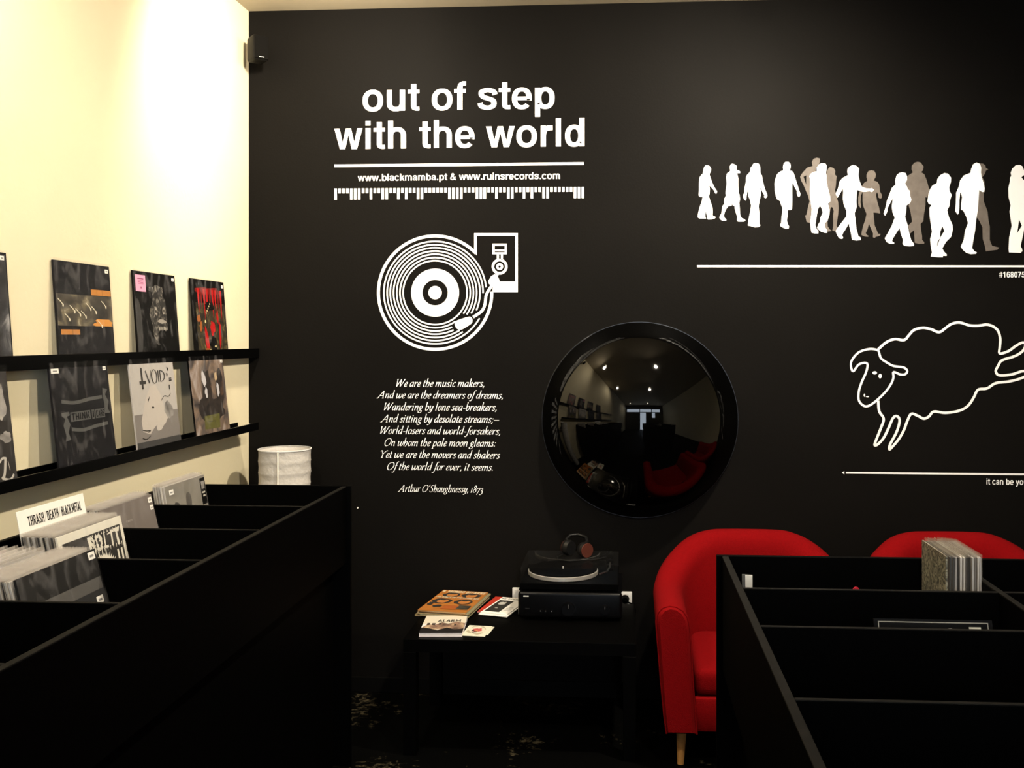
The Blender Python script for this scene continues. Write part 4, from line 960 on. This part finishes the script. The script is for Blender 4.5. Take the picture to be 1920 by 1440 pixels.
# singles in the right bin, covers facing the aisle on the left
S7 = 0.180
P_SCRIB = ramp_mat('scribbled_ink_print', [(0.4, (0.03, 0.03, 0.025)), (0.5, (0.16, 0.15, 0.11)), (0.62, (0.36, 0.34, 0.26))], 45, 6, dist=3.0, seed=4)
near, far = atZ(1776, 1045, 1.11), atZ(1738, 1012, 1.11)
xf, yn = near.x, near.y
ZS = 0.93
bk = thing('wooden_riser', 'low black riser under the seven inch singles in the right bin', 'riser', (xf + 0.03, yn + 0.09, ZBOT + 0.0165))
obj('riser_board', box(B(), -0.06, 0.045, -0.095, 0.095, 0, ZS - ZBOT - 0.0170, 0.001, 1), M_BLK, bk)
n7 = 13
x7 = atZ(1833, 1042, 1.11).x
for k in range(n7):
    X = xf + (x7 - xf) * k / (n7 - 1)
    i = [0, 1, 1, 5, 3, 8, 0, 1, 3, 5, 4, 8, 5][k]
    tt = sleeve('single_sleeve', 'scribble printed seven inch sleeve at the aisle side of the singles' if k == 0 else f'{WORD[i]} seven inch sleeve, {ORD[k]} in the row counted from the scribble printed one',
           'record', (X, yn + S7 / 2 + rnd.uniform(-0.003, 0.003), ZS), rnd.uniform(-0.6, 0.6), '-x', S7, S7 + (0 if k else 0.002), 0.0022,
           cover=P_SCRIB if k == 0 else colmat(SPINES[i]), items=[(P_SCRIB, rect(0, 0, 1, 1))] if k == 0 else None, bagm=M_BAGM if k else M_BAG, bagh=0.007 + rnd.uniform(0, 0.004), bagw=0.006, group='seven inch singles in the right bin', seed=k * 1.3, amp=0.0010)
# bordered black sleeve in the second compartment
pa, pb = atY(1638, 1160, 1.96), atY(1860, 1167, 1.96)
wS = pb.x - pa.x
A_border = [(D2, rect(0, 0, 1, 1)), ((0.30, 0.29, 0.25), rect(0.035, 0.972, 0.965, 0.980) + rect(0.035, 0.1, 0.043, 0.972) + rect(0.957, 0.1, 0.965, 0.972)),
            (P_SMUDGE, blob(0.44, 0.905, 0.12, 0.018, seed=3) + blob(0.63, 0.90, 0.10, 0.03, seed=6)), ((0.45, 0.43, 0.38), blob(0.22, 0.90, 0.014, 0.02, 8, 0.3, 2) + blob(0.25, 0.91, 0.01, 0.016, 8, 0.3, 5)), ((0.62, 0.6, 0.52), rect(0.80, 0.885, 0.90, 0.945))]
sleeve('record_sleeve', 'black record sleeve with thin grey border lying back in the right bin', 'record', ((pa.x + pb.x) / 2, 1.895, pa.z - 0.245 * cos(math.radians(16))), 16, 'y', wS, 0.245, 0.004, cover=D2, items=A_border, bag=False)
bz = pa.z - 0.245 * cos(math.radians(16))
bk = thing('wooden_riser', 'low black riser under the bordered sleeve in the right bin', 'riser', ((pa.x + pb.x) / 2, 1.93, ZBOT + 0.0165))
obj('riser_board', box(B(), -0.13, 0.13, -0.045, 0.09, 0, max(0.004, bz - ZBOT - 0.0175), 0.001, 1), M_BLK, bk)
# price card and red tab in the far compartment
p = atY(1402, 1092, 2.30)
t = thing('price_card', 'small white card leaning in the left corner of the right bin', 'card', (p.x, p.y, ZBOT + 0.0165), math.radians(-12))
obj('card_back', box(B(), -0.014, 0.011, 0.0015, 0.004, 0, p.z + 0.018 - ZBOT - 0.0165, 0.0005, 1), mat('grey_card', (0.10, 0.10, 0.095), 0.6), t)
obj('card_face', box(B(), -0.006, 0.011, 0.0, 0.0012, 0, p.z + 0.017 - ZBOT - 0.0165, 0.0005, 1), M_PAPER, t)
p = atY(1605, 1105, 2.19)
t = thing('red_tab', 'small red rounded tab peeping over a divider of the right bin', 'tab', (p.x, p.y, ZBOT + 0.0165))
obj('tab_strip', box(B(), -0.007, 0.007, -0.001, 0.001, 0, p.z - 0.004 - ZBOT - 0.0165), mat('red_plastic', (0.6, 0.01, 0.03), 0.4), t)
bm = B(); cyl(bm, (0, -0.0012, p.z - 0.002 - ZBOT - 0.0165), (0, 0.0012, p.z - 0.002 - ZBOT - 0.0165), 0.0075, n=16)
obj('tab_head', bm, MATS['red_plastic'], t)

# ------------------------------------------------------------------ paper floor lamp
lt = atY(534, 842, 4.10)
t = thing('floor_lamp', 'white rice paper floor lamp in the corner behind the left bin', 'lamp', (lt.x, 4.10, 0))
M_RICE = mat('rice_paper', (0.50, 0.47, 0.43), 0.8, 0.2, bump=0.7, bscale=22, var=0.05, vscale=9)
rl, top = 0.1115, lt.z
bm = B(); prof = []
k = 0; z = 0.10; nb = 21
for b_ in range(nb):
    z0 = 0.10 + (top - 0.10) * b_ / nb; dz = (top - 0.10) / nb
    for q, rr in ((0.0, 0.0), (0.12, -0.0010), (0.5, -0.0018), (0.88, -0.0010)): prof.append((rl + rr - 0.010 * (1 - (z0 - 0.1) / (top - 0.1)), z0 + dz * q))
prof.append((rl, top))
lathe(bm, prof, 48, cap=False)
for v in bm.verts:
    a = atan2(v.co.y, v.co.x); wv = noise.noise(Vector((a * 2.2, v.co.z * 18, 1.0))) * 0.0022
    v.co.x += wv * cos(a); v.co.y += wv * sin(a)
obj('paper_shade', bm, M_RICE, t, smooth=True)
bm = B(); bmesh.ops.create_circle(bm, radius=rl + 0.0012, segments=48)
bm.free()
bm = B(); lathe(bm, [(rl - 0.002, top - 0.001), (rl + 0.002, top - 0.001), (rl + 0.002, top + 0.003), (rl - 0.002, top + 0.003)], 48, cap=False)
obj('top_ring', bm, M_WHITE, t)
bm = B(); lathe(bm, [(rl - 0.003, top - 0.016), (0.02, top - 0.020)], 40, cap=False)
obj('inner_rim', bm, M_RICE, t)
bm = B()
for k in range(3):
    a = 2 * pi * k / 3 + 1.3
    cyl(bm, (0.09 * cos(a), 0.09 * sin(a), 0.0), (0.09 * cos(a), 0.09 * sin(a), 0.11), 0.004, n=8)
obj('wire_feet', bm, M_FRAME, t)
bm = B(); cyl(bm, (0.012, -rl - 0.0006, 0.15), (0.010, -rl - 0.0012, top - 0.004), 0.0035, n=8)
obj('seam_strip', bm, mat('seam_paper', (0.82, 0.77, 0.68), 0.8), t)

# ------------------------------------------------------------------ low table
TZ = 0.45
fl, fr = atZ(759, 1199, TZ), atZ(1189, 1206.5, TZ)
tx, ty0 = (fl.x + fr.x) / 2, (fl.y + fr.y) / 2 - 0.0
tw, td = 0.90, min(0.55, YW - 0.01 - ty0)
t = thing('coffee_table', 'low square-legged black coffee table against the black wall', 'table', (tx, ty0 + td / 2, 0))
M_TAB = mat('black_table_foil', (0.0010, 0.0009, 0.0008), 0.42, 0.04)
obj('tabletop', box(B(), -tw / 2, tw / 2, -td / 2, td / 2, TZ - 0.05, TZ, 0.0015, 2), M_TAB, t)
for sx_ in (-1, 1):
    for sy_ in (-1, 1):
        x, y = sx_ * (tw / 2 - 0.025), sy_ * (td / 2 - 0.025)
        obj('leg', box(B(), x - 0.025, x + 0.025, y - 0.025, y + 0.025, 0, TZ - 0.0505, 0.001, 1), M_TAB, t)
TZ += 0.0004
# magazines
def mag(label, corners, z0, th, cover, items=None, name='magazine', cat='magazine', group=None, pages=None, extra=0.0):
    """corners (picture): top-left, top-right, bottom-right, bottom-left of the upper face"""
    P = [atZ(x, y, z0 + th) for x, y in corners]
    c = sum(P, Vector()) / 4
    ex = ((P[1] - P[0]) + (P[2] - P[3])) / 2; ey = ((P[0] - P[3]) + (P[1] - P[2])) / 2
    w, h = ex.length, ey.length
    t = thing(name, label, cat, (c.x, c.y, z0), atan2(ex.y, ex.x), group)
    obj('pages', box(B(), -w / 2 + 0.001, w / 2 - 0.001, -h / 2 + 0.001, h / 2 - 0.001, 0.0006, th - 0.0006), pages or M_PAPER, t)
    obj('front_cover', box(B(), -w / 2, w / 2, -h / 2, h / 2, th - 0.0006, th), cover, t)
    obj('back_cover', box(B(), -w / 2, w / 2, -h / 2, h / 2, 0, 0.0006), cover, t)
    if items:
        bm = B(); mats = []
        for k, (cc, polys) in enumerate(items):
            m = cc if isinstance(cc, bpy.types.Material) else colmat(cc)
            if m not in mats: mats.append(m)
            zz = th + 0.0002 + 0.00012 * k
            fill(bm, polys, lambda x, y: Vector(((x - 0.5) * w, (y - 0.5) * h, zz)), mats.index(m), (0, 0, 0.00001))
        obj('cover_print', bm, None, t, mats=mats)
    return t
OR = (0.38, 0.135, 0.022)
orm = mat('orange_cover', OR, 0.5, var=0.1, vscale=10)
agedp = mat('aged_pages', (0.50, 0.36, 0.18), 0.8)
A_mondo = [((0.62, 0.55, 0.38), fit('MONDO BIZARRE', CAPS, 0.14, 0.97, 0.885, 0.15) + rect(0.02, 0.90, 0.08, 0.98))]
for (u, v) in ((0.30, 0.78), (0.72, 0.78), (0.26, 0.46), (0.72, 0.46)):
    A_mondo += [(INK, blob(u, v, 0.20, 0.115, 20, 0.1, u + v)), ((0.42, 0.16, 0.04), blob(u + 0.02, v - 0.01, 0.11, 0.085, 16, 0.15, u)), (INK, blob(u, v + 0.06, 0.08, 0.03, 12, 0.2, v))]
A_mondo += [((0.62, 0.55, 0.38), fit('THE KINGS OF THE STONE AGE', {**CAPS, 'G': CAPS['C'], 'F': CAPS['E']}, 0.03, 0.97, 0.605, 0.09)), ((0.34, 0.09, 0.02), rect(0.42, 0.10, 0.72, 0.27)), (P_BAND, rect(0.72, 0.12, 0.97, 0.3)), (INK, blob(0.1, 0.30, 0.06, 0.07, seed=2) + blob(0.28, 0.22, 0.10, 0.05, seed=4))]
A_mondo = [(c, inside(p)) for c, p in A_mondo]
C0 = [(818, 1105), (903.5, 1111), (886.5, 1149), (798, 1144.5)]
zz = TZ
for k in range(4):
    dx = [(-6, 3), (3, 4), (-2, 2), (5, 1)][k]
    mag(['bottom', 'second lowest', 'second highest', 'just below the top'][k] + ' magazine of the pile under the orange one', [(x + dx[0], y + dx[1] + 6 - 1.6 * k) for x, y in C0], zz, 0.0055, mat(f'mag_cover_{k}', [(0.30, 0.22, 0.10), (0.18, 0.2, 0.12), (0.4, 0.3, 0.16), (0.22, 0.22, 0.13)][k], 0.5), pages=agedp, group='magazine pile on the low table')
    zz += 0.0060
mag('orange magazine with four dark haired portraits, top of the pile', C0, zz, 0.0055, orm, A_mondo, pages=agedp, group='magazine pile on the low table')
# book at the table's front edge
P_CITY = ramp_mat('sepia_city_print', [(0.3, (0.03, 0.02, 0.02)), (0.5, (0.3, 0.18, 0.12)), (0.65, (0.55, 0.42, 0.26)), (0.8, (0.66, 0.58, 0.45))], 22, 6, stretch=(1, 1, 1), seed=3)
A_alarm = [((0.66, 0.60, 0.48), rect(0, 0.52, 1, 1)), (P_CITY, Pg(0, 0.28, 0.12, 0.50, 0.3, 0.46, 0.45, 0.60, 0.6, 0.52, 0.8, 0.64, 1, 0.55, 1, 0.2, 0, 0.2)), ((0.012, 0.01, 0.01), Pg(0, 0, 1, 0, 1, 0.24, 0.8, 0.20, 0.6, 0.30, 0.4, 0.16, 0.2, 0.26, 0, 0.3)),
           (INK, fit('ALARM', CAPS, 0.33, 0.88, 0.62, 0.20)), ((0.05, 0.035, 0.03), rect(0.1, 0.44, 0.17, 0.56) + rect(0.22, 0.44, 0.3, 0.55) + rect(0.38, 0.46, 0.43, 0.56) + rect(0.75, 0.42, 0.8, 0.5))]
mag('thick white paperback with ALARM on a sepia cover, at the table edge', [(803, 1154.5), (879, 1154), (864, 1187), (782, 1187)], TZ, 0.014, mat('white_book_cover', (0.78, 0.72, 0.70), 0.5), A_alarm, 'book', 'book', pages=mat('book_block', (0.80, 0.74, 0.72), 0.7))
# zines by the amplifier
mag('red covered booklet lowest of the three beside the amplifier', [(922, 1118), (962, 1121), (944, 1150), (902, 1147)], TZ, 0.004, mat('red_booklet', (0.42, 0.03, 0.015), 0.5), name='booklet', cat='booklet', group='booklets beside the amplifier')
A_be = [(INK, fit('BE YOURSELF', {**CAPS, 'F': CAPS['E']}, 0.05, 1.10, 0.87, 0.11)), (INK, rect(0.06, 0.10, 0.62, 0.80)), ((0.45, 0.43, 0.40), blob(0.33, 0.62, 0.13, 0.10, 16, 0.3, 3)), ((0.3, 0.29, 0.27), blob(0.33, 0.32, 0.06, 0.03, 10, 0.3, 5))]
A_be += [((0.25, 0.24, 0.23), sum([rect(0.68, 0.22 + 0.06 * k, 0.92, 0.235 + 0.06 * k) for k in range(4)], []))]
A_be = [(c, inside(p)) for c, p in A_be]
mag('white photocopied booklet without picture, under the one with the portrait', [(934, 1122), (974, 1125), (968, 1158), (903, 1151)], TZ + 0.0045, 0.003, M_PAPER, name='booklet', cat='booklet', group='booklets beside the amplifier')
mag('white booklet with dark square portrait beside the amplifier', [(930, 1119), (975, 1122.5), (966, 1154), (914, 1148)], TZ + 0.0080, 0.003, M_PAPER, A_be, 'booklet', 'booklet', group='booklets beside the amplifier')
# flyers
A_fly = [((0.42, 0.38, 0.26), blob(0.5, 0.55, 0.40, 0.40, 20, 0.2, 2)), ((0.66, 0.62, 0.5), blob(0.5, 0.55, 0.34, 0.33, 20, 0.2, 5)), ((0.50, 0.10, 0.09), blob(0.52, 0.58, 0.20, 0.17, 16, 0.3, 3)), (INK, blob(0.42, 0.38, 0.12, 0.06, 12, 0.5, 4) + blob(0.33, 0.5, 0.05, 0.09, 12, 0.5, 8)), ((0.6, 0.3, 0.1), blob(0.5, 0.5, 0.05, 0.05, 10, 0.4, 7))]
A_fly = [(c, inside(p)) for c, p in A_fly]
fcov = mat('cream_flyer', (0.66, 0.64, 0.52), 0.6)
mag('lower cream flyer sticking out of the small pair beside the book', [(886, 1173), (928, 1175.5), (914, 1190), (873, 1188)], TZ, 0.0012, fcov, name='flyer', cat='flyer', group='flyers beside the book')
mag('upper cream flyer with a red flower print beside the book', [(878, 1172), (922, 1174), (910, 1193.5), (866, 1191.5)], TZ + 0.0018, 0.0012, fcov, A_fly, 'flyer', 'flyer', group='flyers beside the book')

# ------------------------------------------------------------------ amplifier, record player, headphones
afl, afr = atZ(970.5, 1163, TZ), atZ(1167, 1163, TZ)
ay = afl.y; ax = (afl.x + afr.x) / 2; aw = 0.43
ad = min(0.33, YW - 0.02 - ay)
t = thing('amplifier', 'black stereo amplifier under the record player on the low table', 'amplifier', (ax, ay + ad / 2, TZ))
M_AMP = mat('brushed_black_aluminium', (0.0016, 0.0015, 0.0017), 0.3, 0.16, bump=0.02, bscale=300)
AH = 0.118
obj('chassis', box(B(), -aw / 2 + 0.004, aw / 2 - 0.004, -ad / 2 + 0.0305, ad / 2, 0.012, AH - 0.002, 0.003, 2), M_BLK, t)
obj('front_panel', box(B(), -aw / 2, aw / 2, -ad / 2, -ad / 2 + 0.030, 0.010, AH, 0.013, 6), M_AMP, t, smooth=True)
obj('top_cover', box(B(), -aw / 2, aw / 2, -ad / 2 + 0.0302, ad / 2, AH - 0.0018, AH + 0.0005), M_AMP, t)
def knob(name, x, z, r, d):
    bm = B(); cyl(bm, (x, -ad / 2, z), (x, -ad / 2 - d, z), r, r * 0.94, 28)
    k = obj(name, bm, M_AMP, t, smooth=True)
    obj('pointer', box(B(), x - 0.001, x + 0.001, -ad / 2 - d - 0.0012, -ad / 2 - d - 0.0001, z + r * 0.2, z + r * 0.8), mat('pointer_grey', (0.15, 0.15, 0.15), 0.4), k)
knob('volume_knob', -0.005, 0.052, 0.028, 0.022)
knob('selector_knob', 0.145, 0.052, 0.019, 0.018)
for x in (-0.12, -0.10, -0.075): knob('small_knob', x, 0.040, 0.007, 0.012)
obj('power_button', box(B(), -0.185, -0.165, -ad / 2 - 0.004, -ad / 2, 0.042, 0.052, 0.001, 1), M_AMP, t)
obj('badge', box(B(), -0.192, -0.170, -ad / 2 - 0.0008, -ad / 2 - 0.0001, 0.098, 0.1025), mat('badge_white', (0.75, 0.75, 0.72), 0.4), t)
for sx_ in (-1, 1):
    for sy_ in (-1, 1):
        bm = B(); cyl(bm, (sx_ * 0.17, sy_ * (ad / 2 - 0.05), 0), (sx_ * 0.17, sy_ * (ad / 2 - 0.05), 0.0115), 0.018, n=16); obj('foot', bm, M_BLK, t)
# record player
az = TZ + AH + 0.001
pw_, pd = 0.405, ad - 0.0
t = thing('record_player', 'black record player with smoky dust cover on top of the amplifier', 'record player', (ax - 0.004, ay + ad / 2 + 0.005, az))
M_SMOKE = film_mat('smoked_acrylic', (0.03, 0.03, 0.03), 0.05, 0.035, wr=4, bstr=0.02, rough=0.05)
obj('plinth', box(B(), -pw_ / 2, pw_ / 2, -pd / 2, pd / 2, 0.008, 0.034, 0.002, 2), M_BLK, t)
for sx_ in (-1, 1):
    for sy_ in (-1, 1):
        bm = B(); cyl(bm, (sx_ * 0.17, sy_ * (pd / 2 - 0.04), 0), (sx_ * 0.17, sy_ * (pd / 2 - 0.04), 0.0079), 0.015, n=14); obj('foot', bm, M_BLK, t)
bm = B(); lathe(bm, [(0.148, 0.036), (0.150, 0.038), (0.150, 0.052), (0.147, 0.054)], 72, (-0.035, 0))
obj('platter', bm, mat('cast_aluminium', (0.75, 0.72, 0.66), 0.42, 0.5, metal=0.55), t, smooth=True)
bm = B(); lathe(bm, [(0.146, 0.0545), (0.146, 0.057)], 64, (-0.035, 0)); obj('platter_mat', bm, M_BLK, t)
bm = B(); cyl(bm, (-0.035, 0, 0.057), (-0.035, 0, 0.066), 0.003, n=10); obj('spindle', bm, M_WHITE, t)
to = obj('tonearm', tube(B(), [(0.165, 0.09, 0.062), (0.165, 0.02, 0.062), (0.155, -0.06, 0.061), (0.125, -0.10, 0.060)], 0.004), mat('arm_metal', (0.5, 0.5, 0.48), 0.3, metal=1.0), t, smooth=True)
bm = B(); cyl(bm, (0.165, 0.08, 0.034), (0.165, 0.08, 0.058), 0.016, n=18); obj('pivot_base', bm, M_AMP, to)
bm = B(); cyl(bm, (0.165, 0.095, 0.062), (0.165, 0.12, 0.062), 0.013, n=18); obj('counterweight', bm, M_AMP, to)
zc0, zc1 = 0.0345, 0.098
bm = B(); W2, D2_ = pw_ / 2 - 0.001, pd / 2 - 0.001; th_ = 0.003
box(bm, -W2, W2, -D2_, D2_, zc1 - th_, zc1); box(bm, -W2, W2, -D2_, -D2_ + th_, zc0, zc1 - th_); box(bm, -W2, W2, D2_ - th_, D2_, zc0, zc1 - th_)
box(bm, -W2, -W2 + th_, -D2_ + th_, D2_ - th_, zc0, zc1 - th_); box(bm, W2 - th_, W2, -D2_ + th_, D2_ - th_, zc0, zc1 - th_)
obj('dust_cover', bm, M_SMOKE, t)
for sx_ in (-1, 1): obj('hinge', box(B(), sx_ * 0.13 - 0.014, sx_ * 0.13 + 0.014, pd / 2 + 0.0005, pd / 2 + 0.010, 0.018, 0.055, 0.001, 1), M_AMP, t)
# headphones
hz = az + zc1 + 0.001
hp = atZ(1106, 1031, hz + 0.032)
t = thing('headphones', 'black headphones with a copper ear cup lying on the dust cover', 'headphones', (hp.x - 0.02, min(hp.y, YW - 0.16), hz))
M_HP = mat('headphone_black', (0.006, 0.006, 0.006), 0.4, 0.3)
def cup(dx, dy, rz, lab=None):
    bm = B(); cyl(bm, (-0.018, 0, 0.034), (0.0, 0, 0.034), 0.030, 0.034, 28); o = obj('ear_pad', bm, M_HP, t, smooth=True)
    o.location = (dx, dy, 0); o.rotation_euler = (0, 0, rz)
    bm = B(); cyl(bm, (0.0005, 0, 0.034), (0.014, 0, 0.034), 0.0335, 0.0315, 32); o = obj('ear_cup', bm, M_HP, t, smooth=True)
    o.location = (dx, dy, 0); o.rotation_euler = (0, 0, rz)
    bm = B(); cyl(bm, (0.0141, 0, 0.034), (0.0175, 0, 0.034), 0.0310, 0.0300, 36); o = obj('cup_plate', bm, mat('copper_plate', (0.10, 0.028, 0.018), 0.35, 0.5, metal=0.3), t, smooth=True)
    o.location = (dx, dy, 0); o.rotation_euler = (0, 0, rz); o['label'] = 'copper coloured ear cup plate'
cup(0.0, -0.01, math.radians(-52)); cup(-0.075, 0.030, math.radians(140))
hb = [(-0.075 + 0.004, 0.03, 0.052), (-0.085, 0.05, 0.066), (-0.07, 0.075, 0.078), (-0.035, 0.085, 0.080), (0.0, 0.06, 0.074), (0.008, 0.02, 0.064), (-0.004, -0.006, 0.055)]
obj('headband', tube(B(), [(*p[:2], p[2]) for p in [Vector(q) for q in hb]], 0.007, 10), M_HP, t, smooth=True)
obj('cord', tube(B(), [(-0.09, 0.02, 0.01), (-0.12, -0.02, 0.004), (-0.11, -0.07, 0.004), (-0.06, -0.09, 0.004), (-0.02, -0.07, 0.004), (0.04, -0.06, 0.004), (0.09, -0.01, 0.004)], 0.0025, 6), M_HP, t, smooth=True)

# wall sockets behind the amplifier
for (x0, x1, y0, y1, lab) in ((961, 1000, 1101, 1127, 'white wall socket left of the amplifier, half hidden'), (1140, 1185, 1108, 1132, 'white wall socket right of the amplifier, with black plug')):
    a, b = atY(x0, y0, YW), atY(x1, y1, YW)
    w, h = b.x - a.x, a.z - b.z
    t = thing('wall_socket', lab, 'socket', ((a.x + b.x) / 2, YW, (a.z + b.z) / 2))
    obj('face_plate', box(B(), -w / 2, w / 2, -0.010, -0.0003, -h / 2, h / 2, 0.003, 2), M_WHITE, t, smooth=True)
    obj('inset', box(B(), -w / 2 + 0.012, w / 2 - 0.012, -0.0125, -0.0101, -h / 2 + 0.009, h / 2 - 0.009, 0.001, 1), M_WHITE, t)
p = atY(1172, 1124, YW - 0.02)
t = thing('power_plug', 'black power plug with cable in the right hand wall socket', 'plug', (p.x, YW - 0.0128, p.z))
bm = B(); cyl(bm, (0, 0, 0), (0, -0.03, 0), 0.019, 0.014, 18); obj('plug_body', bm, M_BLK, t, smooth=True)
obj('cable', tube(B(), [(0, -0.03, 0), (0.012, -0.042, -0.002), (0.035, -0.040, -0.012), (0.045, -0.030, -0.04), (0.035, -0.014, -0.12), (0.03, -0.0215, -0.30), (0.02, -0.022, -0.44)], 0.004, 8), M_BLK, t, smooth=True)

# ------------------------------------------------------------------ tub armchairs
def armchair(label, cx, cyb):
    t = thing('armchair', label, 'armchair', (cx, cyb, 0), 0, 'red tub armchairs')
    hw, fy_, thk = 0.415, -0.335, 0.125
    ZB0 = 0.140
    def plan(s, inset, z):
        """s in 0..1 round the U; returns x, y on the wall of the tub set in by inset"""
        tp = 0.90 + 0.10 * min(1, max(0, (z - ZB0) / 0.45)) ** 0.8
        rx, ry = hw - inset, 0.355 - inset
        Ls = 0.30; La = 2.2; tot = 2 * Ls + La
        q = s * tot
        if q < Ls: x, y = -rx, fy_ + (0 - fy_) * (q / Ls)
        elif q > Ls + La: x, y = rx, 0 + (fy_ - 0) * ((q - Ls - La) / Ls)
        else:
            a = pi * (1 - (q - Ls) / La)
            e = 2.5
            x = rx * math.copysign(abs(cos(a)) ** (2 / e), cos(a)); y = ry * abs(sin(a)) ** (2 / e)
        return x * tp, (y * (0.90 + 0.10 * min(1, z / 0.5)) if y > 0 else y * (0.97 + 0.03 * min(1, z / 0.5)))
    def top(s):
        u = min(s, 1 - s) * 2
        k = min(1, max(0, (u - 0.16) / 0.70)); k = k * k * (3 - 2 * k)
        return 0.618 + 0.165 * k
    NS = 56
    sec = lambda h: [(0.0, ZB0), (0.0, 0.2), (0.0, 0.34), (0.0, h - 0.12), (0.0, h - 0.055), (0.008, h - 0.028), (0.026, h - 0.008), (0.052, h), (0.078, h - 0.004), (0.102, h - 0.018), (0.118, h - 0.042), (thk, h - 0.08), (thk, 0.34), (thk, 0.20), (thk, ZB0)]
    bm = B(); rings = []
    for k in range(NS + 1):
        s = k / NS; h = top(s)
        rings.append([bm.verts.new((*plan(s, d_, z_), z_)) for d_, z_ in sec(h)])
    for a, b in zip(rings, rings[1:]):
        for q in range(len(a) - 1): bm.faces.new((a[q], b[q], b[q + 1], a[q + 1]))
        bm.faces.new((a[-1], b[-1], b[0], a[0]))
    for ri, sgn in ((rings[0], 1), (rings[-1], -1)):
        # softly domed arm front
        inner = []
        c_ = sum((v.co for v in ri), Vector()) / len(ri)
        r2 = [bm.verts.new(v.co + (c_ - v.co) * 0.18 * Vector((1, 0, 0)).x + Vector((0, -0.018, 0))) for v in ri]
        for v, w_ in zip(r2, ri): v.co.z = w_.co.z + (c_.z - w_.co.z) * 0.04; v.co.x = w_.co.x + (c_.x - w_.co.x) * 0.20
        n_ = len(ri)
        for q in range(n_): bm.faces.new((ri[q], ri[(q + 1) % n_], r2[(q + 1) % n_], r2[q]))
        bm.faces.new(r2)
    bmesh.ops.triangulate(bm, faces=[f for f in bm.faces if len(f.verts) > 4])
    obj('tub_shell', bm, M_RED, t, smooth=True)
    # piping round the arm fronts
    for ri_s in (0.0, 1.0):
        h = top(ri_s); pp = [Vector((*plan(ri_s, d_, z_), z_)) for d_, z_ in sec(h)]
        obj('piping', tube(B(), [p + Vector((0, -0.002, 0)) for p in pp], 0.0035, 6), M_RED, t, smooth=True)
    iw = (hw - thk) * 0.93
    bm = B(); box(bm, -iw + 0.004, iw - 0.004, fy_ + 0.03, 0.20, 0.270, 0.368, 0.030, 4)
    for v in bm.verts:
        if v.co.z > 0.34: v.co.z += 0.018 * max(0, 1 - (v.co.x / iw) ** 2)
    obj('seat_cushion', bm, M_RED, t, smooth=True)
    obj('front_panel', box(B(), -iw + 0.002, iw - 0.002, fy_ + 0.02, fy_ + 0.06, ZB0 + 0.002, 0.268, 0.01, 2), M_RED, t, smooth=True)
    obj('seat_base', box(B(), -iw * 0.95, iw * 0.95, fy_ + 0.062, 0.20, ZB0 + 0.002, 0.268), M_RED, t)
    for x in (-0.318, 0.318):
        for y in (-0.265, 0.24):
            bm = B(); cyl(bm, (x * 1.0, y, 0.0), (x * 0.985, y * 0.98, ZB0 - 0.0005), 0.0125, 0.0205, 18); obj('leg', bm, M_WOOD, t, smooth=True)
    return t
armchair('red upholstered tub armchair on the left, beside the low table', 0.522, 3.93)
armchair('red upholstered tub armchair on the right, behind the singles', 1.372, 3.93)
bpy.context.view_layer.update()
